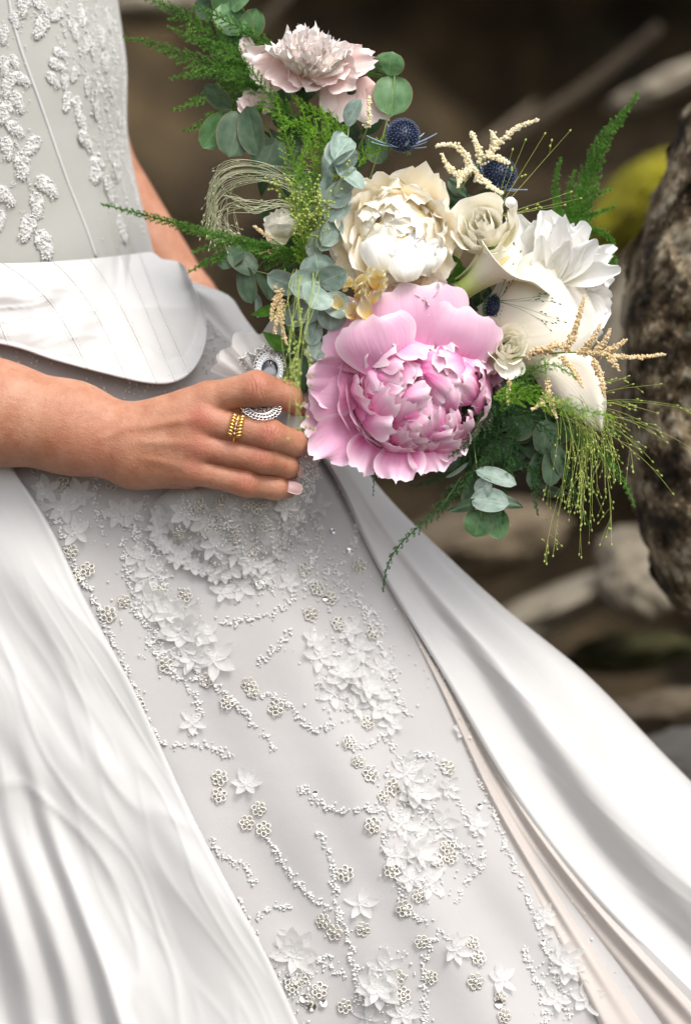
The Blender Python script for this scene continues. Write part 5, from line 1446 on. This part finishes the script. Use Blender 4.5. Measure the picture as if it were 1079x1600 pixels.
sprig('leaf_sprig', 'bright green pointed leaf above the locket', [('l', 452, 545, -20, 50, 150, .2, .3, 56), ('k', 455, 520, -10, 62, 275, .1, .3, 80), ('k', 462, 550, -20, 66, 285, .1, .2, 80), ('k', 470, 560, -20, 60, 250, .0, .2, 80), ('l', 430, 480, -10, 40, 200, .2, .3)],
      [(440, 470, 0), (455, 530, -10), (470, 590, 10)])
sprig('leaf_sprig', 'green sepal leaves around the white roses', [('l', 722, 420, 0, 50, 150, .2, .3, 56), ('l', 735, 425, -2, 46, 200, .2, .3, 50), ('l', 712, 400, 4, 34, 120, .1, .4, 40), ('l', 780, 520, 4, 40, 140, .1, .4, 40), ('l', 800, 590, 4, 46, 250, .1, .4, 40), ('l', 765, 500, 4, 36, 100, .1, .4, 40), ('l', 745, 432, 2, 44, 190, .0, .1, 60), ('l', 700, 390, 10, 30, 170, .0, .1, 60)],
      [(722, 415, 10), (740, 440, 20), (760, 480, 40)])
# inner foliage that fills the shade between the blooms
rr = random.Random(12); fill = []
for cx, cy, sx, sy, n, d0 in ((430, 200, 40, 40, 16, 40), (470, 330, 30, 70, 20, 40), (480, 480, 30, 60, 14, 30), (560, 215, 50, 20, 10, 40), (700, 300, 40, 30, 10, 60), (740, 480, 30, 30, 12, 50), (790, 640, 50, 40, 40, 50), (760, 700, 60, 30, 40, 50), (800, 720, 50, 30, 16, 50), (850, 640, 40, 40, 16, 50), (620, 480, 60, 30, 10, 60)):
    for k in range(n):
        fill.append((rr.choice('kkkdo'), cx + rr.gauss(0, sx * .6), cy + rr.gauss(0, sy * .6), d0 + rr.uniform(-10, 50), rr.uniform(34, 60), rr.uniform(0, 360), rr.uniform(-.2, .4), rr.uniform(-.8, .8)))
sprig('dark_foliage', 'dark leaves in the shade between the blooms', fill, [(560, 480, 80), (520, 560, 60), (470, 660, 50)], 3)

# --- ferns: side branchlets with needles all along them
def fern(label, spine, L_, m='fern', sp=5.5, ang=52, nl=7, w=1.15, seed=0, dens=1.6, zj=.35, taper=1.0, name='fern_frond', r0=1.1):
    r = np.random.default_rng(seed)
    c = curve_pts(np.array(spine, float), 160)
    seg = np.linalg.norm(np.diff(c, axis=0), axis=1); tot = seg.sum()
    mb = MB(); vv, ff = tube(PN(c), np.linspace(r0, .45, 160) * S, 5); mb.add(vv, ff)
    paths = []
    nb = int(tot / sp); side = 1
    for k in range(nb):
        t = (k + .5) / nb; i = int(t * 158); T_ = c[i + 1] - c[i]; T_ /= np.linalg.norm(T_)
        env = math.sin(math.pi * min(1, (0.12 + t * 0.88) * 0.5 + 0.42 * (t > 0) )) if taper < 0 else (1 - t) ** 0.75 * min(1, t * 6 + .35)
        l = L_ * max(env, .12) * r.uniform(.75, 1.15)
        a = math.radians(ang * r.uniform(.8, 1.2)) * side; side = -side
        d2 = np.array([T_[0] * math.cos(a) - T_[1] * math.sin(a), T_[0] * math.sin(a) + T_[1] * math.cos(a), T_[2] + r.normal(0, zj)])
        n = max(4, int(l / 2)); s_ = np.linspace(0, 1, n)[:, None]
        p = c[i] + d2 * l * s_ + (T_ - d2) * l * 0.28 * s_ ** 2 + np.array([0, .10 * l, 0]) * s_ ** 2
        paths.append(p)
    allp = []; alld = []
    for p in paths + [c[30:]]:
        L2 = np.linalg.norm(np.diff(p, axis=0), axis=1).sum(); n = max(3, int(L2 * dens))
        t = np.linspace(0, 1, n); i = np.minimum((t * (len(p) - 1)).astype(int), len(p) - 2); fr = t * (len(p) - 1) - i
        q = p[i] + (p[i + 1] - p[i]) * fr[:, None]; T_ = p[i + 1] - p[i]; T_ /= np.linalg.norm(T_, axis=1)[:, None] + 1e-9
        for rep in range(2):
            rd = r.normal(0, 1, (n, 3)); rd -= T_ * (rd * T_).sum(1)[:, None]; rd /= np.linalg.norm(rd, axis=1)[:, None]
            allp.append(q); alld.append((rd * .8 + T_ * .55) * (nl * (0.6 + .6 * r.random(n)) * (1.05 - .55 * t))[:, None])
    q = np.concatenate(allp); dd = np.concatenate(alld)
    sd = np.cross(dd, r.normal(0, 1, dd.shape)); sd /= np.linalg.norm(sd, axis=1)[:, None] + 1e-9
    tri = np.stack([q - sd * w / 2, q + sd * w / 2, q + dd * .6 + sd * w * .35, q + dd], 1).reshape(-1, 3)
    idx = np.arange(len(q))[:, None] * 4
    mb.addn(PN(tri), np.concatenate([idx + [0, 1, 2], idx + [0, 2, 3]]))
    o = mb.build(name, M[m], bouquet, smooth=False); o['label'] = label
    return o
fern('fern frond reaching far left at the top over the bodice edge', [(440, 110, 10), (380, 105, 0), (300, 92, -30), (240, 68, -60), (192, 57, -80)], 46, seed=1, nl=6)
fern('fern frond at the very top left', [(400, 110, 30), (340, 60, 10), (280, 20, -10), (210, -14, -20)], 50, seed=2)
fern('fern frond drooping left above the dark eucalyptus', [(430, 140, 20), (370, 130, 0), (320, 150, -10), (272, 172, -20)], 34, seed=3)
for k, sp_ in enumerate(([(450, 100, 20), (400, 60, 10), (350, 30, 0), (300, 8, -10)], [(440, 130, 10), (390, 90, 0), (330, 70, -10), (262, 40, -20)], [(430, 150, 10), (380, 150, 10), (330, 185, 10), (286, 205, 0)], [(450, 170, 10), (410, 140, 0), (360, 115, -20), (300, 120, -30)], [(470, 190, -10), (430, 160, -30), (400, 120, -40), (380, 90, -40)])):
    fern('green fern filling in behind the blush peony at the left', sp_, 38, seed=70 + k)
for k, sp_ in enumerate(([(520, 250, -20), (500, 210, -40), (470, 190, -50), (440, 200, -50)], [(540, 230, -10), (520, 190, -20), (480, 170, -30), (450, 140, -30)], [(480, 420, -20), (470, 370, -50), (480, 310, -60), (470, 260, -70)], [(560, 260, 0), (580, 230, -10), (620, 225, -20), (640, 240, -20)])):
    fern('bright feathery fern in the middle of the left side', sp_, 32, 'fern_bright', seed=80 + k, nl=7, dens=1.4)
fern('fern frond drooping left above the dark eucalyptus', [(400, 120, 20), (350, 100, 0), (310, 112, 10), (265, 122, 10)], 30, seed=31)
fern('long fern frond with its thin tip crossing the waist of the dress', [(480, 400, 0), (420, 388, -40), (330, 365, -90), (250, 342, -120), (158, 318, -140)], 36, seed=4, ang=38, r0=1.0)
fern('fern frond curling left just above the arm', [(470, 410, 10), (410, 400, 0), (350, 398, -10), (295, 425, -20)], 34, seed=5)
fern('fern frond curling left just above the arm', [(470, 390, 20), (410, 385, 10), (340, 382, 0), (300, 395, 0)], 28, seed=6)
for k, (sp_, L_) in enumerate((([(500, 330, -10), (490, 260, -40), (480, 200, -50), (470, 165, -50)], 34), ([(470, 300, -10), (455, 240, -30), (440, 190, -40), (430, 150, -40)], 36), ([(520, 280, -10), (520, 230, -20), (510, 190, -30), (500, 165, -30)], 30), ([(470, 360, -10), (462, 300, -60), (470, 250, -70), (490, 200, -70)], 28), ([(520, 300, 0), (500, 240, -30), (450, 190, -40), (405, 165, -30)], 28))):
    fern('bright feathery fern in the middle of the left side', sp_, L_, 'fern_bright', seed=10 + k, nl=7, dens=.9)
fern('tall fern spire at the upper right against the dark bank', [(870, 420, 60), (900, 340, 55), (925, 260, 50), (955, 200, 45), (980, 170, 45), (996, 144, 45)], 46, seed=20, nl=8, dens=2.2, sp=4.5)
for k, sp_ in enumerate(([(880, 400, 60), (905, 345, 60), (925, 335, 60), (960, 322, 60)], [(885, 380, 60), (872, 330, 56), (868, 280, 50), (876, 246, 50)], [(880, 400, 60), (890, 345, 60), (888, 300, 60), (898, 266, 60)], [(890, 380, 70), (930, 360, 66), (952, 372, 64), (950, 410, 64)], [(900, 400, 80), (935, 385, 80), (955, 400, 80), (950, 440, 80)], [(880, 390, 60), (915, 320, 56), (940, 300, 54), (955, 296, 54)], [(870, 360, 60), (905, 310, 56), (925, 270, 54), (940, 262, 54)])):
    fern('short bushy fern tip at the upper right', sp_, 15, seed=21 + k, nl=9, dens=2.4, sp=4.5)
fern('blurred fern frond crossing the lower calla', [(770, 620, -120), (820, 615, -150), (870, 630, -170), (960, 652, -180)], 42, 'fern_bright', seed=30, nl=8, dens=1.0)
fern('blurred fern frond crossing the lower calla', [(780, 640, -100), (820, 590, -130), (850, 570, -140), (900, 590, -150)], 36, 'fern', seed=32, nl=8, dens=1.0)
for k, (sp_, L_) in enumerate((([(740, 640, 30), (760, 700, 10), (800, 720, 0), (850, 740, 0)], 34), ([(720, 660, 30), (720, 710, 10), (690, 730, 0), (660, 735, 0)], 28), ([(760, 620, 30), (745, 680, 10), (700, 740, 0), (640, 760, 0)], 30), ([(780, 640, 20), (770, 700, 0), (720, 760, -10), (690, 800, -10)], 30), ([(800, 620, 20), (800, 690, 0), (790, 760, -10), (785, 820, -10)], 28), ([(840, 640, 20), (850, 700, 0), (835, 760, 0), (840, 805, 0)], 24), ([(760, 600, 20), (790, 640, -20), (840, 660, -30), (880, 700, -30)], 40), ([(770, 610, 10), (760, 650, -30), (730, 690, -40), (700, 715, -40)], 36),
                               ([(860, 640, 10), (900, 680, 0), (950, 720, -10), (992, 792, -10)], 26), ([(860, 660, 10), (880, 720, 0), (900, 780, 0), (925, 830, 0)], 20), ([(800, 600, 10), (770, 640, 0), (740, 650, 0), (715, 668, 0)], 30), ([(850, 600, 30), (880, 640, 20), (930, 660, 20), (970, 680, 20)], 30))):
    fern('dark fern hanging below the blooms', sp_, L_, 'fern_dark' if k not in (8,) else 'fern', seed=40 + k, nl=6.5, dens=1.3)
fern('thin fern sprig trailing down over the right side of the skirt', [(720, 745, 0), (680, 800, -30), (630, 845, -60), (605, 885, -70), (598, 925, -70)], 22, 'fern_dark', seed=60, nl=6, dens=1.5, sp=7)
fern('tiny fern tip hanging under the pink peony', [(590, 720, -20), (584, 750, -40), (583, 775, -40)], 8, 'fern_dark', seed=61, nl=4, dens=.8)

# --- grasses with seed heads
def grass(label, stems, m='grass', seed=0, r0=.48, br=4, sl=3.0, spread=30, name='seed_grass', seedr=1.45):
    r = np.random.default_rng(seed); mb = MB()
    for s_ in stems:
        c = curve_pts(np.array(s_, float), 24); v, f = tube(PN(c), np.linspace(r0, r0 * .5, 24) * S, 5); mb.add(v, f)
        ends = [(c[-1], c[-1] - c[-3])]
        for k in range(br):
            i = r.integers(7, 22); T_ = c[i + 1] - c[i]; T_ /= np.linalg.norm(T_) + 1e-9
            d2 = T_ + r.normal(0, .35, 3); l = spread * r.uniform(.5, 1.2)
            p = c[i] + d2 * np.linspace(0, l, 8)[:, None] + np.array([0, .12, 0]) * (np.linspace(0, l, 8) ** 2 / max(l, 1))[:, None]
            v, f = tube(PN(p), r0 * .45 * S, 4); mb.add(v, f); ends.append((p[-1], p[-1] - p[-2]))
            if r.random() < .6:
                ends.append((p[4] + r.normal(0, 1, 3), d2))
        for e, T_ in ends:
            T_ = np.array(T_, float); T_ /= np.linalg.norm(T_) + 1e-9
            p = np.array([e - T_ * .2, e + T_ * sl * .5, e + T_ * sl, e + T_ * sl * 1.6])
            v, f = tube(PN(p), np.array([.5, 1, .85, .1]) * seedr * S, 6); mb.add(v, f)
    o = mb.build(name, M[m], bouquet); o['label'] = label; o['kind'] = 'stuff'
    return o
rg = random.Random(3); st = []
for k in range(46):
    a = math.radians(rg.uniform(-112, -20)); L_ = rg.uniform(120, 245) * (0.8 if a > -.9 else 1); x0, y0 = rg.uniform(850, 905), rg.uniform(600, 655)
    dx, dy = math.cos(a) * L_ * .55, -math.sin(a) * L_
    st.append([(x0, y0, rg.uniform(-10, 30)), (x0 + dx * .45 + 14, y0 + dy * .25, rg.uniform(-40, 20)), (x0 + dx * .85 + 8, y0 + dy * .65, rg.uniform(-60, 20)), (x0 + dx, y0 + dy, rg.uniform(-60, 30))])
grass('fountain of thin green seed grass hanging at the lower right', st, seed=1, br=4)
st = []
for ex, ey in ((1078, 640), (1030, 600), (1056, 633), (980, 588), (1000, 705), (1040, 690), (1079, 700), (1050, 770), (1008, 662), (1018, 720), (990, 640), (960, 592), (1025, 645)):
    st.append([(890, 640, 0), (890 + (ex - 890) * .4, 640 + (ey - 640) * .4 - 12, -10), (890 + (ex - 890) * .75, 640 + (ey - 640) * .7 - 8, -16), (ex, ey, -20)])
grass('spray of thin seed grass reaching right across the large rock', st, seed=2, br=3, spread=22)
st = []
for k in range(24):
    a0 = rg.uniform(-26, 46); R1 = rg.uniform(.5, 1.25)
    st.append([(470 + rg.uniform(-10, 20), 275 + rg.uniform(-12, 40), -20), (405, 262 + a0 * .5, -20 + rg.uniform(-15, 15)), (350 - 8 * R1, 275 + a0 * .8, -10), (322 + 22 * rg.random() * R1, 330 + a0, 0), (330 + 56 * rg.random(), 372 + rg.uniform(-10, 20), 6)])
grass('pale dry grass curled into loops at the left', st, 'grass_pale', seed=3, r0=.5, br=2, spread=30, seedr=1.1, sl=3)
st = []
for k in range(11):
    st.append([(470, 330, -10), (440 + rg.uniform(-10, 10), 318 + rg.uniform(-8, 8), -20), (400, 325 + rg.uniform(-14, 14), -20), (355 + rg.uniform(-10, 20), 318 + rg.uniform(-14, 24), -14), (345 + rg.uniform(-20, 30), 360 + rg.uniform(-10, 30), -10)])
grass('pale dry grass curled into loops at the left', st, 'grass_pale', seed=4, r0=.65, br=2, spread=24, seedr=1.2, sl=3)
st = []
for k in range(11):
    x0 = rg.uniform(455, 500); st.append([(x0, 420, -70), (x0 - 6 + rg.uniform(-8, 8), 470, -150), (x0 - 12 + rg.uniform(-12, 12), 530, -220), (x0 - 14 + rg.uniform(-16, 14), 580 + rg.uniform(0, 20), -250)])
grass('blurred yellow-green seed grass hanging over the fingers, nearest the lens', st, seed=5, br=2, seedr=2.2)
st = []
for k in range(5):
    x0 = rg.uniform(452, 470); st.append([(x0, 560, -250), (x0 - 8 + 4 * k, 600, -262), (x0 - 12 + 6 * k, 640, -270), (x0 - 14 + 11 * k, 668 + rg.uniform(-15, 20), -275)])
grass('blurred yellow-green seed grass hanging over the fingers, nearest the lens', st, seed=6, br=1, seedr=2.6)
st = []
for k in range(22):
    x0, y0 = rg.uniform(470, 500), rg.uniform(340, 400); a = rg.uniform(60, 130); L_ = rg.uniform(40, 100)
    st.append([(x0, y0, -60), (x0 + math.cos(math.radians(a)) * L_ * .4, y0 - math.sin(math.radians(a)) * L_ * .4, -90), (x0 + math.cos(math.radians(a)) * L_, y0 - math.sin(math.radians(a)) * L_, -110)])
grass('tuft of yellow-green seed grass in front of the rosebud', st, seed=7, br=6, spread=20, seedr=2.2)
st = []
for ex, ey in ((889, 205), (850, 210), (820, 220), (800, 235), (890, 300), (905, 310), (880, 320)):
    st.append([(770, 340, 10), (770 + (ex - 770) * .4, 340 + (ey - 340) * .4, 0), (ex, ey, -4)])
grass('few thin seed stems rising beside the thistle', st, seed=8, br=1, spread=16, seedr=2)
st = []
for ex, ey in ((860, 470), (840, 463), (870, 500), (800, 440), (845, 500), (790, 430)):
    st.append([(775, 470, -40), (775 + (ex - 775) * .5, 470 + (ey - 470) * .4, -50), (ex, ey, -52)])
grass('fine dark seed stems crossing the broad cream calla', st, 'fern_dark', seed=9, br=3, spread=26, r0=.4, seedr=1.1)
vv, ff = ICO3
o = put('pearl_pin', np.array(P(797, 316, -40)) + vv * 9 * S, ff, M['pearl'], bouquet)
v, f = tube(PN([(797, 316, -40), (790, 350, -10), (780, 400, 40)]), .8 * S, 6); put('pin', v, f, M['silver'], o)

# --- lace-wrapped handle and its ruffles
def f_hl(y): return spline(y, [545, 600, 660, 715, 750, 780, 810, 840, 870, 892, 908], [462, 448, 428, 380, 300, 246, 238, 256, 286, 318, 350])
def f_hr(y): return spline(y, [545, 600, 660, 715, 750, 780, 810, 840, 870, 892, 908], [520, 496, 492, 497, 486, 474, 462, 446, 424, 402, 372])
def lace_handle_d(x, y):
    l = f_hl(y); r_ = f_hr(y); t = np.clip((x - l) / (r_ - l) * 2 - 1, -1, 1)
    lo = np.clip((y - 740) / 60, 0, 1)
    front = np.interp(y, [545, 640, 720, 780, 830, 908], [6, 2, -2, 22, 42, 64])
    return front + (38 + 10 * lo) * (1 - np.sqrt(np.maximum(0, 1 - t * t))) + lo * (6 * np.sin(x / 13 + y / 30) + 4 * np.sin(x / 7.3 - y / 21))
def fn_handle(u, y):
    ph = u * math.pi * 1.9 - 0.45 * math.pi
    l = f_hl(y); r_ = f_hr(y); cx = (l + r_) / 2; hw = (r_ - l) / 2
    x = cx - hw * np.cos(ph) * 1.0
    fr = lace_handle_d(x, y); mid = np.interp(y, [545, 720, 780, 908], [44, 46, 66, 88])
    d = np.where((ph > 0) & (ph < math.pi), np.minimum(fr, mid), mid + (mid - fr) * .25 * np.abs(np.sin(ph)) + 10 * np.abs(np.sin(ph)))
    return x, y, d
M['lace_white'] = lace_ground_mat('ivory_lace', (0.45, 0.438, 0.43), (0.52, 0.508, 0.498))
handle = cloth('lace_handle', fn_handle, np.linspace(0, 1, 90), np.linspace(545, 908, 90), M['lace_white'], bouquet)
handle['label'] = 'ivory lace and bead wrapping of the bouquet stems'
for x_, y_, s_, k in ((262, 812, 26, 0), (290, 800, 26, 1), (320, 815, 28, 2), (355, 805, 26, 1), (385, 815, 26, 0), (300, 845, 26, 2), (335, 850, 28, 1), (370, 860, 28, 2), (405, 840, 26, 0), (420, 800, 24, 1), (445, 790, 22, 2), (350, 885, 24, 0), (390, 880, 22, 1), (320, 870, 20, 0), (450, 815, 18, 2)):
    place('fabric_flower', ORG[k], x_, y_, s_, lace_handle_d, handle, lift=4, tilt=.5)
for x_, y_ in ((312, 790), (345, 788), (388, 790), (405, 795), (300, 822), (370, 830), (345, 825), (280, 835), (415, 820), (395, 858), (330, 830), (360, 850)):
    place('sequin_rosette', ROS, x_, y_, 12, lace_handle_d, handle, lift=4, tilt=.4)
rr = random.Random(77)
for k in range(30):
    t = k / 29; an = math.pi * (1.02 - 1.08 * t)
    x_ = 345 + 98 * math.cos(an); y_ = 812 + 84 * max(0, math.sin(an)) ** .8 * (1 if x_ > 300 else .85)
    place('fabric_flower', ORG[rr.randrange(3)], x_ + rr.uniform(-5, 5), y_ + rr.uniform(-6, 4), rr.uniform(13, 20), lambda x, y: lace_d(x, y) - 12, handle, lift=0, tilt=.3)
for a in ((340, 830, 45, 30, 420), (310, 805, 40, 14, 120), (440, 810, 12, 30, 120), (380, 870, 22, 16, 110), (482, 690, 7, 40, 110), (478, 760, 8, 18, 60), (462, 800, 8, 22, 60)):
    scatter(handle, *a, lace_handle_d, 3, 1.7)
beads_along(handle, [(478, 640), (490, 680), (494, 720), (484, 770), (468, 810), (448, 840), (425, 868)], lace_handle_d, 2.5, 1.0)
beads_along(handle, [(240, 790), (246, 820), (270, 850), (300, 876), (340, 900), (385, 890)], lace_handle_d, 2.5, .9)
def ruffle(name, base, a0, a1, r_in, r_out, m, parent, amp=7, waves=9, lean=0.0, seed=0, scal=0.04):
    nu, nv = 90, 14; v = []; uv = []
    for j in range(nv):
        t = j / (nv - 1)
        for i in range(nu):
            u = i / (nu - 1); an = math.radians(a0 + (a1 - a0) * u)
            ro = r_out * (1 + .10 * noise.noise(Vector((u * 5, seed, 0))) * 2 + scal * math.sin(u * 60))
            rr_ = r_in + (ro - r_in) * t
            v.append((base[0] + math.cos(an) * rr_, base[1] - math.sin(an) * rr_, base[2] + lean * t * t + amp * t * math.sin(u * waves * 2 * math.pi + 1.5 * math.sin(u * 9)) + 2.5 * noise.noise(Vector((u * 6, t * 2, seed + 3))) * 2 * t))
            uv.append((u, t))
    v = np.array(v)
    return put(name, PN(v), grid_faces(nu, nv), m, parent, uv), v.reshape(nv, nu, 3)
ruffle('tulle_ruffle', (432, 622, 8), 84, 158, 14, 112, M['tulle'], handle, 9, 3, -14, 1, 0.0)
ruffle('tulle_ruffle', (430, 620, 14), 96, 150, 14, 104, M['tulle'], handle, 7, 2.4, 10, 2, 0.0)
o, g = ruffle('lace_ruffle', (430, 618, 0), 30, 138, 14, 74, M['lace_white'], handle, 4, 7, -12, 3)
mb = MB(); e = g[-1]; blobs(mb, PN(e[::1] + rng.normal(0, .8, (90, 3))), S * (1.2 + rng.random(90)), ICO1)
i = rng.integers(2, 13, 230); j = rng.integers(0, 90, 230); q = g[i, j] + np.stack([rng.normal(0, 1, 230), rng.normal(0, 1, 230), -2 - rng.random(230)], 1); blobs(mb, PN(q), S * (1.0 + rng.random(230)), ICO1)
s_ = mb.build('bead_edging', M['beads'], handle, smooth=False); s_['kind'] = 'stuff'
v, f = tube(PN(curve_pts([(470, 640, 60), (520, 580, 60), (580, 520, 70), (640, 460, 90)], 20)), np.linspace(30, 20, 20) * S, 14); o = put('stem_bundle', v, f, M['stem'], bouquet); o['label'] = 'bundle of green stems above the handle'

# ------------------------------------------------------------------ silver locket hanging on the handle
locket = empty('silver_locket', P(420, 590, -30))
tag(locket, 'open silver filigree locket with a dark oval glass, held between the first two fingers', 'locket')
def oval(c, ex, ey, n, t0=0, t1=2 * math.pi):
    th = np.linspace(t0, t1, n)
    return np.array(c) + np.cos(th)[:, None] * np.array(ex) + np.sin(th)[:, None] * np.array(ey)
def locket_half(c, ex, ey, up, glass):
    c = np.array(c, float); ex = np.array(ex, float); ey = np.array(ey, float)
    nrm = np.cross(ex, ey); nrm /= np.linalg.norm(nrm)
    if nrm[2] > 0: nrm = -nrm
    # backing plate
    mb = MB(); o1 = oval(c, ex * .98, ey * .98, 41)[:-1]; o2 = o1 - nrm * 1.6 * -1
    mb.add(PN(np.concatenate([o1, o1 - nrm * 2])), [tuple(range(40)), tuple(range(79, 39, -1))] + [(k, (k + 1) % 40, 40 + (k + 1) % 40, 40 + k) for k in range(40)])
    mb.build('plate', M['silver'] if glass else M['lockback'], locket, smooth=False)
    mb = MB()
    for s_, rr_ in ((.70, 1.2), (.99, .9)):
        v, f = tube(PN(oval(c + nrm * 1.5, ex * s_, ey * s_, 61)), rr_ * S, 7, False); mb.add(v, f)
    n = 30
    for k in range(n):
        t = 2 * math.pi * k / n; e = math.cos(t) * ex + math.sin(t) * ey; e1 = e / np.linalg.norm(e); tg = np.cross(e1, nrm)
        for rad, off, rr_ in ((3.0, .86, .75), (3.4, 1.08, .8)):
            v, f = tube(PN(oval(c + e * off + nrm * 1.5, e1 * rad, tg * rad, 13)), rr_ * S * .8, 5, False); mb.add(v, f)
        mb.addn(np.array(P(*(c + e * 1.19 + nrm * 1.5))) + ICO1[0] * 1.4 * S, ICO1[1])
    if not glass:
        ax_ = ex / np.linalg.norm(ex); ay_ = ey / np.linalg.norm(ey)
        for i in range(-4, 5):
            for j in range(-4, 5):
                q = c + ax_ * i * 6.2 + ay_ * j * 5.6 + nrm * 1.8
                if ((i * 6.2 / np.linalg.norm(ex)) ** 2 + (j * 5.6 / np.linalg.norm(ey)) ** 2) > .62: continue
                for o_ in (-1.5, 0.2, 1.9):
                    dv = ax_ if (i + j) % 2 else ay_; pv = ay_ if (i + j) % 2 else ax_
                    v, f = tube(PN([q + pv * o_ - dv * 2.2, q + pv * o_ + dv * 2.2]), .5 * S, 4); mb.add(v, f)
    mb.build('filigree', M['silver'], locket)
    if glass:
        bv2, bf2 = ICO3
        v = c + bv2[:, :1] * ex * .62 + bv2[:, 1:2] * ey * .62 + bv2[:, 2:3] * nrm * 5 + nrm * 1.5
        put('glass', PN(v), bf2, M['cabochon'], locket)
M['lockback'] = plain('rosy_silver_back', (0.40, 0.25, 0.20), 0.35, 0.7)
locket_half((421, 578, -14), (21, 4, 2), (-3, 27, -4), True, True)
locket_half((407, 634, -50), (27, 4, 0), (-2, 19, -16), False, False)
v, f = tube(PN([(436, 500, 0), (429, 530, -12), (423, 553, -22)]), 1.7 * S, 8); put('pin', v, f, M['silver'], locket)
v, f = tube(PN(oval((434, 498, 0), (0, 3.4, 0), (3.4, 0, 0), 20)), 1 * S, 6, False); put('pin_loop', v, f, M['silver'], locket)
